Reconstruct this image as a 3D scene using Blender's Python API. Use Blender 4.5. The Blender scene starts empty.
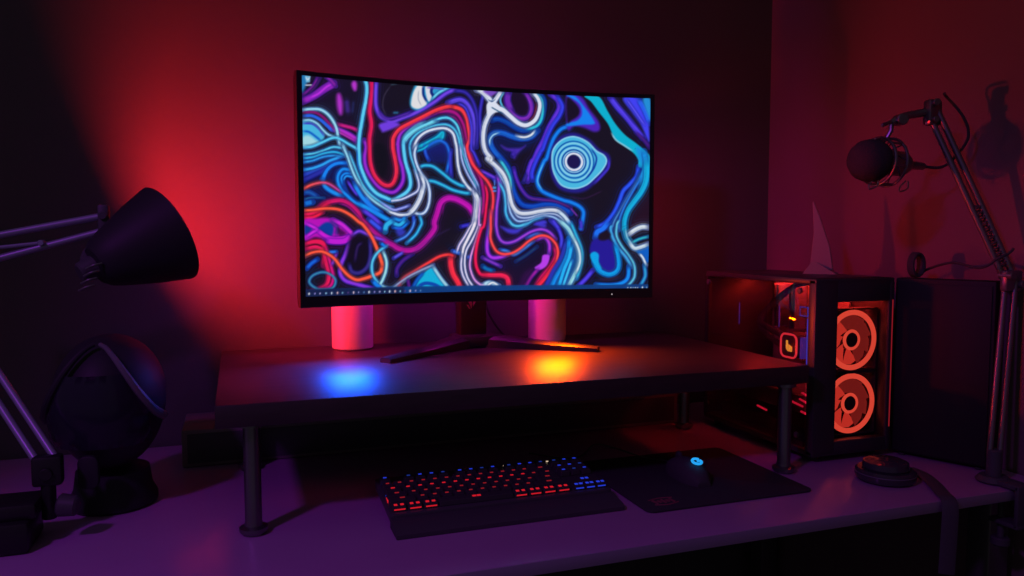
import bpy, bmesh, math, random
import numpy as np
from mathutils import Vector, Matrix, Quaternion
random.seed(7)
C = bpy.context.scene.collection
PI = math.pi

# ------------------------------------------------------------------ colour / materials
def lin(c):
    c = c / 255.0
    return c / 12.92 if c <= 0.04045 else ((c + 0.055) / 1.055) ** 2.4
def rgb(r, g, b): return (lin(r), lin(g), lin(b), 1.0)

def mat(name, col, rough=0.5, metal=0.0, spec=0.5, bump=0.0, bscale=200.0, var=0.0, vscale=8.0, stretch=None, coat=0.0):
    m = bpy.data.materials.new(name); m.use_nodes = True
    nt = m.node_tree; b = nt.nodes['Principled BSDF']
    b.inputs['Base Color'].default_value = (*col, 1.0) if len(col) == 3 else col
    b.inputs['Roughness'].default_value = rough
    b.inputs['Metallic'].default_value = metal
    b.inputs['Specular IOR Level'].default_value = spec
    b.inputs['Coat Weight'].default_value = coat
    tc = nt.nodes.new('ShaderNodeTexCoord')
    mp = nt.nodes.new('ShaderNodeMapping')
    nt.links.new(tc.outputs['Object'], mp.inputs['Vector'])
    if stretch: mp.inputs['Scale'].default_value = stretch
    if var > 0:
        n = nt.nodes.new('ShaderNodeTexNoise'); n.inputs['Scale'].default_value = vscale; n.inputs['Detail'].default_value = 5
        nt.links.new(mp.outputs[0], n.inputs['Vector'])
        r = nt.nodes.new('ShaderNodeValToRGB')
        c = Vector(col[:3])
        r.color_ramp.elements[0].position = .3; r.color_ramp.elements[1].position = .7
        r.color_ramp.elements[0].color = (*(c * (1 - var)), 1); r.color_ramp.elements[1].color = (*(c * (1 + var)), 1)
        nt.links.new(n.outputs['Fac'], r.inputs['Fac']); nt.links.new(r.outputs['Color'], b.inputs['Base Color'])
    if bump > 0:
        n = nt.nodes.new('ShaderNodeTexNoise'); n.inputs['Scale'].default_value = bscale; n.inputs['Detail'].default_value = 3
        nt.links.new(mp.outputs[0], n.inputs['Vector'])
        bp = nt.nodes.new('ShaderNodeBump'); bp.inputs['Strength'].default_value = bump; bp.inputs['Distance'].default_value = .002
        nt.links.new(n.outputs['Fac'], bp.inputs['Height']); nt.links.new(bp.outputs['Normal'], b.inputs['Normal'])
    return m

def glow(name, col, strength=1.0):
    m = bpy.data.materials.new(name); m.use_nodes = True
    b = m.node_tree.nodes['Principled BSDF']
    b.inputs['Base Color'].default_value = (.02, .02, .02, 1)
    b.inputs['Emission Color'].default_value = (*col[:3], 1)
    b.inputs['Emission Strength'].default_value = strength
    return m

def glass(name, tint, rough=.02, ior=1.5):
    m = bpy.data.materials.new(name); m.use_nodes = True
    nt = m.node_tree; nt.nodes.remove(nt.nodes['Principled BSDF'])
    out = nt.nodes['Material Output']
    t = nt.nodes.new('ShaderNodeBsdfTransparent'); t.inputs['Color'].default_value = (*tint, 1)
    g = nt.nodes.new('ShaderNodeBsdfGlossy'); g.inputs['Roughness'].default_value = rough
    lw = nt.nodes.new('ShaderNodeLayerWeight'); lw.inputs['Blend'].default_value = .5
    pw = nt.nodes.new('ShaderNodeMath'); pw.operation = 'POWER'; pw.inputs[1].default_value = 4.0
    f = nt.nodes.new('ShaderNodeMath'); f.operation = 'MULTIPLY_ADD'; f.inputs[1].default_value = .9; f.inputs[2].default_value = ((ior - 1) / (ior + 1)) ** 2
    nt.links.new(lw.outputs['Facing'], pw.inputs[0]); nt.links.new(pw.outputs[0], f.inputs[0])
    mx = nt.nodes.new('ShaderNodeMixShader')
    nt.links.new(f.outputs[0], mx.inputs[0]); nt.links.new(t.outputs[0], mx.inputs[1]); nt.links.new(g.outputs[0], mx.inputs[2])
    nt.links.new(mx.outputs[0], out.inputs['Surface'])
    return m

M = dict(
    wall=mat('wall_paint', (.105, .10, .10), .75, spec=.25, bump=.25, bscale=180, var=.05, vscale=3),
    wallr=mat('wall_paint_lamp_lit', (.185, .125, .135), .75, spec=.25, bump=.25, bscale=180, var=.05, vscale=3),  # same wall paint, lamp light put in as a lighter, redder colour
    floor=mat('floor_boards', (.10, .085, .08), .5, var=.25, vscale=6, stretch=(1, 8, 1)),
    desk=mat('desk_laminate_purple_lit', (.52, .27, .56), .22, spec=.5, bump=.06, bscale=300, var=.04, vscale=5),  # pale desk; purple light spill put into the base colour
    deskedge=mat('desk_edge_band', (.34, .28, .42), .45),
    riser=mat('dark_stained_board', (.048, .034, .036), .42, spec=.5, bump=.12, bscale=22, var=.25, vscale=7, stretch=(1.2, 22, 6)),
    chrome=mat('brushed_steel', (.22, .21, .23), .3, metal=.85, bump=.05, bscale=400),
    black=mat('black_plastic', (.075, .075, .085), .45, spec=.4, bump=.06, bscale=500),
    gloss=mat('gloss_black', (.05, .05, .06), .18, spec=.5),
    matte=mat('matte_black', (.075, .075, .082), .7, spec=.2, bump=.1, bscale=350),
    foam=mat('grey_foam', (.06, .055, .055), .95, spec=.1, bump=.8, bscale=420),
    metal=mat('dark_metal', (.20, .19, .20), .34, metal=.7),
    armrod=mat('lamp_rod', (.36, .36, .52), .38, metal=.4),
    cloth=mat('pad_cloth', (.06, .06, .065), .95, spec=.1, bump=.2, bscale=700),
    cyl=mat('pale_cylinder', (.72, .60, .54), .6, spec=.3),
    fin=mat('antenna_plastic', (.26, .22, .22), .5),
    board=mat('circuit_board', (.26, .2, .2), .6, var=.3, vscale=60),
    grey=mat('grey_plastic', (.14, .14, .16), .5),
    key=mat('keycap_plastic', (.055, .055, .06), .55, spec=.3),
    box=mat('dark_box', (.2, .16, .17), .4, var=.15, vscale=10),
    helm=mat('helmet_shell', (.03, .03, .036), .55, spec=.3),
    shade=mat('shade_enamel', (.03, .03, .034), .55, spec=.3),
    visor=mat('visor', (.05, .05, .08), .15, spec=.6),
    rubber=mat('rubber', (.06, .06, .065), .8, spec=.2),
    glass=glass('tinted_glass', (.78, .72, .74)),
    frontglass=glass('front_glass', (.82, .80, .80), ior=1.25),
    bulb=glow('red_bulb_glow', (1.0, .019, .028), 540),
    fanring=glow('fan_ring_glow', rgb(255, 82, 62), 1.0),
    fanblade=glow('fan_blade_glow', rgb(225, 56, 44), .9),
    fandark=glow('fan_blade_dim', rgb(140, 32, 28), .8),
    pumpring=glow('pump_ring_glow', rgb(255, 55, 70), 1.0),
    pumplogo=glow('pump_logo_glow', rgb(255, 170, 60), 1.1),
    gpured=glow('graphics_card_glow', rgb(215, 24, 56), 1.0),
    violet=glow('violet_strip_glow', rgb(70, 40, 150), .8),
    bluedim=glow('dim_blue_glow', rgb(40, 50, 170), .8),
    legred=glow('legend_red', rgb(225, 28, 42), .8),
    legreddim=glow('legend_red_dim', rgb(150, 26, 34), .8),
    legblue=glow('legend_blue', rgb(38, 62, 225), .8),
    legbluedim=glow('legend_blue_dim', rgb(28, 50, 140), .8),
    legwhite=glow('indicator_white', rgb(230, 200, 170), 1.0),
    mouselogo=glow('mouse_logo_glow', rgb(35, 165, 245), 1.0),
    padlogo=mat('pad_print', (.30, .06, .10), .8),
    led=glow('power_light', rgb(225, 215, 215), 1.0),
    blackmetal=mat('black_metal', (.02, .019, .021), .38, spec=.4),
    emblem=mat('neck_emblem', (.35, .12, .14), .4, metal=.5),
    insidefill=glow('inside_fill_glow', rgb(255, 46, 38), 30),
    redline=glow('painted_edge_reflection', rgb(150, 25, 35), .8),  # red reflection on the front glass edge, painted as a glow
    ledblue=glow('led_blue', (.05, .25, 1.0), 30),
    ledorange=glow('led_orange', (1.0, .22, .03), 30),
    backlight=glow('back_light', (.75, .01, .62), 62),
    tower=mat('tower_steel', (.045, .044, .047), .4, spec=.4, bump=.05, bscale=500),
    darkbox=mat('dark_box_face', (.02, .02, .022), .6, spec=.3, bump=.05, bscale=500),
    cone=mat('speaker_cone', (.09, .09, .095), .6),
)

# ------------------------------------------------------------------ mesh helpers
def frame_of(d):
    d = Vector(d).normalized()
    q = Vector((0, 0, 1)).rotation_difference(d)
    return q.to_matrix().to_4x4()

def merge(bm, tmp, mi=0, mx=None):
    if mx is not None: tmp.transform(mx)
    for f in tmp.faces: f.material_index = mi
    me = bpy.data.meshes.new('tmp'); tmp.to_mesh(me); tmp.free()
    for k in range(mi + 1): me.materials.append(None)
    bm.from_mesh(me); bpy.data.meshes.remove(me)

def box(bm, c, s, mx=None, bev=0.0, seg=2, mi=0):
    t = bmesh.new(); bmesh.ops.create_cube(t, size=1.0)
    t.transform(Matrix.Diagonal((*s, 1)))
    if bev > 0: bmesh.ops.bevel(t, geom=t.edges[:], offset=bev, segments=seg, profile=.5, affect='EDGES')
    t.transform(Matrix.Translation(c))
    merge(bm, t, mi, mx)

def lathe(bm, prof, n=32, mx=None, mi=0, a0=0, a1=2 * PI):
    t = bmesh.new(); rows = []
    full = abs(a1 - a0 - 2 * PI) < 1e-6
    k = n if full else n + 1
    for r, z in prof:
        if r < 1e-6: rows.append([t.verts.new((0, 0, z))] * k)
        else: rows.append([t.verts.new((r * math.cos(a0 + (a1 - a0) * i / n), r * math.sin(a0 + (a1 - a0) * i / n), z)) for i in range(k)])
    for a, b in zip(rows, rows[1:]):
        for i in range(n):
            j = (i + 1) % k
            vs = []
            for v in (a[i], a[j], b[j], b[i]):
                if v not in vs: vs.append(v)
            if len(vs) > 2:
                try: t.faces.new(vs)
                except ValueError: pass
    bmesh.ops.recalc_face_normals(t, faces=t.faces[:])
    merge(bm, t, mi, mx)

def cyl(bm, p0, p1, r0, r1=None, n=20, mi=0, bev=0.0):
    p0 = Vector(p0); p1 = Vector(p1); r1 = r0 if r1 is None else r1
    L = (p1 - p0).length
    b = min(bev, L / 3)
    prof = [(0, 0), (r0 - b, 0), (r0, b), (r1, L - b), (r1 - b, L), (0, L)] if b > 0 else [(0, 0), (r0, 0), (r1, L), (0, L)]
    lathe(bm, prof, n, Matrix.Translation(p0) @ frame_of(p1 - p0), mi)

def catmull(pts, sub=8, closed=False):
    P = [Vector(p) for p in pts]; out = []
    n = len(P)
    rng = n if closed else n - 1
    for i in range(rng):
        if closed: a, b, c, d = P[(i - 1) % n], P[i], P[(i + 1) % n], P[(i + 2) % n]
        else: a, b, c, d = P[max(i - 1, 0)], P[i], P[i + 1], P[min(i + 2, n - 1)]
        for k in range(sub):
            t = k / sub
            out.append(.5 * ((2 * b) + (c - a) * t + (2 * a - 5 * b + 4 * c - d) * t * t + (3 * b - a - 3 * c + d) * t ** 3))
    if not closed: out.append(P[-1])
    return out

def tube(bm, pts, r, n=8, mi=0, closed=False, smooth=0, rx=None):
    P = catmull(pts, smooth, closed) if smooth else [Vector(p) for p in pts]
    t = bmesh.new(); rings = []; m = len(P)
    up = None
    for i, p in enumerate(P):
        if closed: tan = P[(i + 1) % m] - P[i - 1]
        else: tan = P[min(i + 1, m - 1)] - P[max(i - 1, 0)]
        tan.normalize()
        if up is None:
            up = Vector((0, 0, 1)) if abs(tan.z) < .9 else Vector((1, 0, 0))
        s = tan.cross(up).normalized(); up = s.cross(tan).normalized()
        rr = r(i / max(m - 1, 1)) if callable(r) else r
        rings.append([t.verts.new(p + s * math.cos(2 * PI * k / n) * (rx or rr) + up * math.sin(2 * PI * k / n) * rr) for k in range(n)])
    pr = list(zip(rings, rings[1:])) + ([(rings[-1], rings[0])] if closed else [])
    for a, b in pr:
        for k in range(n): t.faces.new((a[k], a[(k + 1) % n], b[(k + 1) % n], b[k]))
    if not closed:
        t.faces.new(rings[0][::-1]); t.faces.new(rings[-1])
    bmesh.ops.recalc_face_normals(t, faces=t.faces[:])
    merge(bm, t, mi)

def torus(bm, R, r, n=48, k=12, mx=None, mi=0):
    lathe(bm, [(R + r * math.cos(2 * PI * i / k), r * math.sin(2 * PI * i / k)) for i in range(k + 1)], n, mx, mi)

def prism(bm, poly, z0, z1, mx=None, mi=0, bev=0):
    t = bmesh.new()
    a = [t.verts.new((x, y, z0)) for x, y in poly]; b = [t.verts.new((x, y, z1)) for x, y in poly]
    n = len(poly)
    t.faces.new(a[::-1]); t.faces.new(b)
    for i in range(n): t.faces.new((a[i], a[(i + 1) % n], b[(i + 1) % n], b[i]))
    bmesh.ops.recalc_face_normals(t, faces=t.faces[:])
    if bev > 0: bmesh.ops.bevel(t, geom=t.edges[:], offset=bev, segments=2, profile=.5, affect='EDGES')
    merge(bm, t, mi, mx)

def ball(bm, c, r, sc=(1, 1, 1), mx=None, mi=0, u=24, v=16):
    t = bmesh.new(); bmesh.ops.create_uvsphere(t, u_segments=u, v_segments=v, radius=r)
    t.transform(Matrix.Translation(c) @ Matrix.Diagonal((*sc, 1)))
    merge(bm, t, mi, mx)

def rrect(w, h, r, n=6):
    out = []
    for cx, cy, a in ((w / 2 - r, h / 2 - r, 0), (-w / 2 + r, h / 2 - r, PI / 2), (-w / 2 + r, -h / 2 + r, PI), (w / 2 - r, -h / 2 + r, 1.5 * PI)):
        for i in range(n + 1): out.append((cx + r * math.cos(a + PI / 2 * i / n), cy + r * math.sin(a + PI / 2 * i / n)))
    return out

def link(name, bm, m, parent=None, sharp=32):
    for e in bm.edges:
        if len(e.link_faces) == 2 and e.calc_face_angle(0) > math.radians(sharp): e.smooth = False
    for f in bm.faces: f.smooth = True
    me = bpy.data.meshes.new(name); bm.to_mesh(me); bm.free()
    o = bpy.data.objects.new(name, me); C.objects.link(o)
    for k in (m if isinstance(m, (list, tuple)) else [m]): me.materials.append(k)
    if parent is not None:
        o.parent = parent
    return o

def tag(o, label=None, cat=None, group=None, kind=None):
    if label: o['label'] = label
    if cat: o['category'] = cat
    if group: o['group'] = group
    if kind: o['kind'] = kind
    return o

def thing(name, label, cat, loc=(0, 0, 0), rz=0.0, group=None):
    o = bpy.data.objects.new(name, None); C.objects.link(o)
    o.empty_display_size = .05
    o.location = loc; o.rotation_euler = (0, 0, rz)
    bpy.context.view_layer.update()
    return tag(o, label, cat, group)

def to_local(t):
    """matrix bringing world-space geometry into the thing's own space"""
    return t.matrix_world.inverted()

def part(name, t, m, build, world=False, sharp=32):
    bm = bmesh.new(); build(bm)
    if world:
        mw = Matrix.Identity(4); p = t
        while p is not None:
            mw = p.matrix_basis @ mw; p = p.parent
        bm.transform(mw.inverted())
    return link(name, bm, m, t, sharp)

# ------------------------------------------------------------------ the setting
YW, XW, FZ = 1.80, 1.391, -.74
def slab(name, c, s, m, bev=0):
    bm = bmesh.new(); box(bm, c, s, bev=bev)
    return tag(link(name, bm, m), kind='structure')
slab('wall_back', (-.75, YW + .05, .88), (4.7, .1, 3.3), M['wall'])
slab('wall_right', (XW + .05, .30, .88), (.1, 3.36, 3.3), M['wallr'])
slab('floor', (-.75, .3, FZ - .05), (4.5, 3.3, .1), M['floor'])

# ------------------------------------------------------------------ desk
desk = thing('desk', 'long pale desk with a thin top, the purple light on it put into its colour', 'desk', (.2, 1.4, FZ))
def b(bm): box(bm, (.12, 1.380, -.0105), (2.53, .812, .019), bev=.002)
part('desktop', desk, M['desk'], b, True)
def b(bm): box(bm, (.12, .9730, -.0105), (2.53, .002, .0185), bev=.0005)
part('edge_band', desk, M['deskedge'], b, True)
for x in (-1.0, 1.34):
    for y in (1.06, 1.72):
        def b(bm): box(bm, (x, y, (FZ - .021) / 2), (.05, .05, -FZ - .021), bev=.004)
        part('leg', desk, M['metal'], b, True)
def b(bm): box(bm, (.17, 1.72, -.06), (2.29, .02, .07), bev=.003)
part('rail', desk, M['metal'], b, True)

# ------------------------------------------------------------------ raised board the monitor stands on
RZ, RT = .205, .034
RX0, RX1, RY0, RY1 = -.036, 1.012, 1.178, 1.745
riser = thing('monitor_riser', 'wide dark wooden raised shelf on steel legs, holding the monitor above the desk', 'shelf', (.49, 1.46, 0))
def b(bm): box(bm, ((RX0 + RX1) / 2, (RY0 + RY1) / 2, RZ - RT / 2), (RX1 - RX0, RY1 - RY0, RT), bev=.0015)
part('board', riser, M['riser'], b, True)
for x, y in ((.014, 1.212), (.973, 1.196), (.014, 1.555), (.978, 1.555)):
    def b(bm):
        lathe(bm, [(0, .002), (.019, .002), (.021, .005), (.021, .010), (.0135, .013), (.0125, .02), (.0125, RZ - RT - .008), (.02, RZ - RT - .006), (.02, RZ - RT), (0, RZ - RT)], 28, Matrix.Translation((x, y, 0)))
        lathe(bm, [(0, 0), (.017, 0), (.017, .002), (0, .002)], 20, Matrix.Translation((x, y, 0)))
    part('leg', riser, M['chrome'], b, True)

# ------------------------------------------------------------------ monitor
# the desktop picture: brush strokes and fills in a 350 x 225 sketch space, then resampled over the screen's own u, v
TILES = dict(A1=(300, 70), A2=(390, 70), A3=(480, 80), A4=(570, 85), B1=(300, 145), B2=(390, 145), B3=(480, 150), B4=(570, 150),
             C1=(300, 220), C2=(390, 220), C3=(480, 220), C4=(570, 220), G=(0, 0))
SSF = 2.0; SX0, SY0, SWI, SHI = 296.0, 70.0, 364, 236
def sk(s):
    org = (0, 0); f = 7.2; out = []
    for tok in s.split():
        if tok in TILES: org = TILES[tok]; f = 1.0 if tok == 'G' else 7.2
        else:
            x, y = tok.split(','); out.append((org[0] + float(x) / f, org[1] + float(y) / f))
    return out
class Sketch:
    def __init__(s):
        s.W, s.H = int(SWI * SSF), int(SHI * SSF)
        s.ops = []; s.im = np.zeros((s.H, s.W, 3)); s.im[:] = (23, 18, 33)
        yy, xx = np.mgrid[0:s.H, 0:s.W]
        s.xx = SX0 + (xx + .5) / SSF; s.yy = SY0 + (yy + .5) / SSF
    def win(s, P, m):
        x0 = max(int((P[:, 0].min() - m - SX0) * SSF), 0); x1 = min(int((P[:, 0].max() + m - SX0) * SSF) + 2, s.W)
        y0 = max(int((P[:, 1].min() - m - SY0) * SSF), 0); y1 = min(int((P[:, 1].max() + m - SY0) * SSF) + 2, s.H)
        return slice(y0, max(y1, y0)), slice(x0, max(x1, x0))
    def line(s, *a, **k): s.ops.append(('l', a, k))
    def fill(s, *a, **k): s.ops.append(('f', a, k))
    def paint(s):
        lines = [o for o in s.ops if o[0] == 'l' and o[2].get('halo', True)]
        D = np.full((s.H, s.W), 1e9); CC = np.zeros((s.H, s.W, 3))
        for _, a, k in lines:
            P = np.array([tuple(v)[:2] for v in catmull([(x, y, 0) for x, y in sk(a[2])], 5, k.get('closed', False))])
            ys, xs = s.win(P, 12); X, Y = s.xx[ys, xs], s.yy[ys, xs]
            if X.size == 0: continue
            best = np.full(X.shape, 1e9)
            for u, v in zip(P, P[1:]):
                d = v - u; L = d @ d
                if L < 1e-9: continue
                t = np.clip(((X - u[0]) * d[0] + (Y - u[1]) * d[1]) / L, 0, 1)
                best = np.minimum(best, np.hypot(X - u[0] - t * d[0], Y - u[1] - t * d[1]))
            best = np.maximum(best - a[1] / 2, 0); kk = best < D[ys, xs]
            D[ys, xs] = np.where(kk, best, D[ys, xs]); CC[ys, xs] = np.where(kk[..., None], np.array(a[0], float), CC[ys, xs])
        first = next(i for i, o in enumerate(s.ops) if o[0] == 'l')
        for i, (t, a, k) in enumerate(s.ops):
            if i == first:      # soft threads that follow the strokes like combed paint
                f = (.5 + .5 * np.cos((D - .4) * 2.35)) ** 2 * np.exp(-D / 4.5)
                tint = CC * np.array([.55, .50, .62]) + np.array([4, 16, 60])
                a_ = np.clip(.62 * f + .25 * np.exp(-D / 3.0), 0, 1)[..., None]
                s.im = s.im * (1 - a_) + tint * (.35 + .65 * f[..., None]) * a_
            (s._stroke if t == 'l' else s._fill)(*a, **k)
    def _stroke(s, col, w, pts, soft=.8, w2=None, c2=None, alpha=1.0, halo=True, closed=False):
        P = np.array([tuple(v)[:2] for v in catmull([(a, c, 0) for a, c in sk(pts)], 7, closed)])
        if closed: P = np.vstack([P, P[:1]])
        w2 = w if w2 is None else w2; w *= .86; w2 *= .86; c2 = col if c2 is None else c2
        if halo:
            hc = tuple(.30 * c for c in col) if col[0] > col[2] else (min(col[0], 60) * .35, col[1] * .28, 60 + col[2] * .28)
            s._line(P, hc, w + 2.0, w2 + 2.0, hc, 2.2, .6 * alpha, not closed)
        if halo and min(w, w2) >= 1.5 and soft < 1.3 and not closed and len(P) > 20:      # thin companion threads
            d = np.gradient(P, axis=0); nn = np.stack([-d[:, 1], d[:, 0]], 1) / (np.hypot(d[:, 0], d[:, 1])[:, None] + 1e-9)
            wl = (w + (w2 - w) * np.linspace(0, 1, len(P)))[:, None] / 2
            for sd, g, q in ((1, 1.3, .55), (-1, 1.5, .42)):
                th = tuple(q * c + 14 for c in col)
                s._line(P + sd * nn * (wl + g), th, .55, .55, tuple(q * c + 14 for c in c2), .9, .6, True)
        s._line(P, col, w, w2, c2, soft, alpha, not closed)
        if halo and min(w, w2) > 3.2 and soft < 1.4 and not closed:      # finer streaks inside and beside the broad strokes
            d = np.gradient(P, axis=0); nn = np.stack([-d[:, 1], d[:, 0]], 1) / (np.hypot(d[:, 0], d[:, 1])[:, None] + 1e-9)
            wl = (w + (w2 - w) * np.linspace(0, 1, len(P)))[:, None] / 2
            dim = tuple(.55 * c + .1 * k for c, k in zip(col, (20, 60, 160)))
            s._line(P + nn * wl * .42, dim, .5, .5, tuple(.6 * c for c in c2), .9, .55, True)
            s._line(P - nn * (wl + 1.5), tuple(.55 * c + 8 for c in col), .5, .5, tuple(.55 * c + 8 for c in c2), .9, .7, True)
    def _line(s, P, col, w, w2, c2, soft, alpha, fade=False):
        m = max(w, w2) / 2 + soft * 2 + 1
        ys, xs = s.win(P, m)
        X, Y = s.xx[ys, xs], s.yy[ys, xs]
        if X.size == 0: return
        best = np.full(X.shape, 1e9); T = np.zeros(X.shape)
        n = len(P) - 1
        for i in range(n):
            a, b = P[i], P[i + 1]; d = b - a; L = d @ d
            if L < 1e-9: continue
            t = np.clip(((X - a[0]) * d[0] + (Y - a[1]) * d[1]) / L, 0, 1)
            dd = np.hypot(X - a[0] - t * d[0], Y - a[1] - t * d[1])
            k = dd < best; best[k] = dd[k]; T[k] = ((i + t) / n)[k]
        hw = (w + (w2 - w) * T) / 2
        a = alpha * np.clip((hw + soft / 2 - best) / soft, 0, 1); a = a * a * (3 - 2 * a) if soft > 1.2 else a
        if fade:
            LL = np.hypot(*np.diff(P, axis=0).T).sum(); f = min(5.0, LL * .22) / max(LL, 1e-6)
            a = a * np.clip(.25 + .75 * np.minimum(T, 1 - T) / f, 0, 1)
        c = np.array(col) + (np.array(c2) - np.array(col)) * T[..., None]
        s.im[ys, xs] = s.im[ys, xs] * (1 - a[..., None]) + c * a[..., None]
    def _fill(s, col, pts, soft=.8, alpha=1.0, smooth=True, c2=None, ax=(0, 1)):
        q = sk(pts)
        P = np.array([tuple(v)[:2] for v in catmull([(a, c, 0) for a, c in q], 6, True)]) if smooth else np.array(q)
        ys, xs = s.win(P, soft * 2 + 1); X, Y = s.xx[ys, xs], s.yy[ys, xs]
        if X.size == 0: return
        ins = np.zeros(X.shape, bool); best = np.full(X.shape, 1e9); n = len(P)
        for i in range(n):
            a, b = P[i], P[(i + 1) % n]; d = b - a; L = d @ d
            if L < 1e-9: continue
            k = ((a[1] > Y) != (b[1] > Y))
            if d[1] != 0: ins ^= k & (X < d[0] * (Y - a[1]) / d[1] + a[0])
            t = np.clip(((X - a[0]) * d[0] + (Y - a[1]) * d[1]) / L, 0, 1)
            best = np.minimum(best, np.hypot(X - a[0] - t * d[0], Y - a[1] - t * d[1]))
        sd = np.where(ins, best, -best)
        a = alpha * np.clip(sd / soft + .5, 0, 1)
        c = np.array(col, float)[None, None, :] * np.ones(X.shape + (1,))
        if c2 is not None:
            g = X * ax[0] + Y * ax[1]; g0 = P[:, 0] * ax[0] + P[:, 1] * ax[1]
            t = np.clip((g - g0.min()) / (np.ptp(g0) + 1e-9), 0, 1)[..., None]; c = c + (np.array(c2) - np.array(col)) * t
        s.im[ys, xs] = s.im[ys, xs] * (1 - a[..., None]) + c * a[..., None]

def screen_picture(nu, nv):
    s = Sketch(); L = s.line; F = s.fill
    CY = (85, 200, 238); C1 = (45, 175, 230); B = (20, 125, 232); DB = (12, 66, 150); W = (216, 222, 238); W2 = (150, 216, 238)
    I = (60, 58, 215); V = (112, 66, 225); P = (150, 52, 215); M_ = (196, 22, 186); R = (240, 32, 76); O = (255, 84, 62); K = (226, 22, 92); T = (22, 176, 212)
    # ---- broad dim fields
    F((30, 20, 92), 'A2 140,300 480,300 520,576 140,576', 8, .55)
    F((20, 22, 90), 'B1 20,80 330,60 470,300 600,520 300,420 20,420', 8, .75)
    F((16, 30, 110), 'A3 60,240 460,300 400,460 150,576 60,576 20,400', 7, .45)
    F((18, 24, 95), 'B3 100,100 260,330 640,420 648,576 200,576', 7, .5)
    F((40, 10, 40), 'C1 20,0 340,0 340,300 20,300', 8, .5)
    F((30, 12, 70), 'C3 20,0 560,0 560,470 20,470', 9, .35)
    F((44, 14, 34), 'B4 420,400 560,300 560,500 400,560', 6, .6)
    F((24, 18, 46), 'A1 120,200 420,60 420,420 260,400', 6, .5)
    # ---- upper left
    L((160, 38, 190), 6, 'A1 20,235 100,195 180,140 240,105', 3.5, 9)
    L((196, 48, 226), 3, 'A1 60,215 130,180 190,130 230,110', 3)
    L((120, 30, 140), 2.4, 'A1 20,190 90,130 130,60', 2)
    L((70, 30, 96), 1.6, 'A1 150,60 110,130 60,180', 1.6)
    L((130, 36, 160), 3, 'A1 190,60 225,85 255,125', 2)
    F((38, 130, 196), 'A1 15,45 60,48 50,110 15,170', 3, .9)
    F((178, 52, 200), 'A1 370,100 388,85 406,105 402,150 385,155 370,125', 3)
    F((172, 48, 196), 'A1 262,190 285,180 302,240 298,320 278,325 262,270', 4)
    L((60, 40, 130), 6, 'A1 330,220 340,320', 4, alpha=.8, halo=False)
    L((40, 50, 120), 3, 'A1 380,230 370,320', 3, alpha=.6, halo=False)
    L((200, 30, 130), 3.2, 'A1 262,398 320,412 370,425 405,442', 1.5)
    L((176, 46, 200), 6, 'A1 225,425 300,455 350,480 400,515', 1.6)
    L((210, 60, 200), 1.2, 'A1 240,440 300,470 380,515', 1)
    F((70, 180, 222), 'A1 15,385 80,380 130,420 170,480 140,530 80,560 15,560', 2)
    F((160, 214, 224), 'A1 15,495 60,480 110,515 135,530 80,552 15,562', 3)
    L((58, 60, 190), 2.6, 'A1 15,395 80,395 130,430 170,485', .9, halo=False)
    L((20, 96, 196), 2.6, 'A1 15,450 60,455 110,490 150,525', .9, halo=False)
    L(W2, 2.8, 'A1 15,297 80,290 140,293 190,322 230,372 256,430 265,490 280,560', .9)
    L((128, 22, 108), 3, 'A1 15,318 90,312 150,338 200,388 232,430', .9, halo=False)
    L((40, 96, 226), 3.6, 'A1 15,343 80,338 140,366 190,410 228,450', 1, halo=False)
    L(W2, 2, 'A1 15,372 70,370 120,395 160,440 200,475 262,495', .8)
    L(CY, 2.6, 'A1 15,566 80,560 150,530 210,502 250,495 290,510 340,540 390,568 B1 405,50', .8)
    # ---- left middle: fans of blue lines
    L((40, 66, 190), 4, 'B1 15,228 100,192 180,160 265,100', 1.5)
    L((40, 46, 160), 4, 'B1 15,262 90,225 160,190 240,140', 1.8)
    L(CY, 2.2, 'B1 15,78 90,70 160,48 230,22 300,32', .8)
    L(C1, 2.4, 'B1 15,104 90,95 160,70 240,58 318,84', .8)
    L((44, 150, 230), 2, 'B1 15,132 80,122 150,96 220,84 300,90', .8)
    L((44, 160, 238), 2.8, 'B1 15,188 80,176 150,150 210,118 285,92', .9)
    L((24, 130, 240), 3.2, 'B1 330,138 260,138 205,165 170,210 152,258', 1, 4)
    L((28, 140, 236), 4, 'B1 150,255 170,308 220,345 285,372', 1.5)
    F((18, 60, 170), 'B1 250,200 330,190 400,330 440,430 340,380 270,300', 4, .8)
    L((24, 140, 240), 3, 'B1 350,190 300,180 268,210 258,260 280,325 325,372 380,420 445,445', 1)
    L((24, 140, 240), 2.2, 'B1 352,214 312,212 285,240 290,290', 1)
    L((36, 150, 240), 2, 'B1 370,240 320,230 300,262', 1)
    F((16, 14, 50), 'B1 310,260 345,250 400,360 410,410 340,350', 2, .9)
    L((92, 62, 222), 2.6, 'B1 325,262 368,330 402,372', 1.2)
    L((30, 140, 240), 4, 'B1 372,285 430,380 490,440 560,492', 1.5)
    L((24, 150, 240), 4.4, 'B1 400,425 480,468 540,500 600,535 648,560', 1.8)
    F((30, 120, 236), 'B1 470,360 500,440 560,520 520,500 450,420', 3, .8)
    L((90, 60, 220), 4, 'B1 430,470 500,520 560,576', 2)
    L((20, 110, 210), 5, 'B1 22,430 75,418', 2.4)
    L((30, 100, 150), 1.4, 'B1 20,400 70,386 160,388', 1)
    L((30, 100, 190), 4, 'B1 20,350 60,350 110,380', 2.5, alpha=.7)
    # ---- the long cyan and pale curves that sweep down and right
    L((90, 204, 242), 3.6, 'A1 464,66 478,130 470,220 450,310 435,390 420,470 412,560 B1 414,80 418,140 438,205 472,282 530,350 600,385 648,400 B2 60,372 110,335 132,288 126,220 102,140 90,60 A2 88,520 110,468 180,405 240,382', .9)
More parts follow.
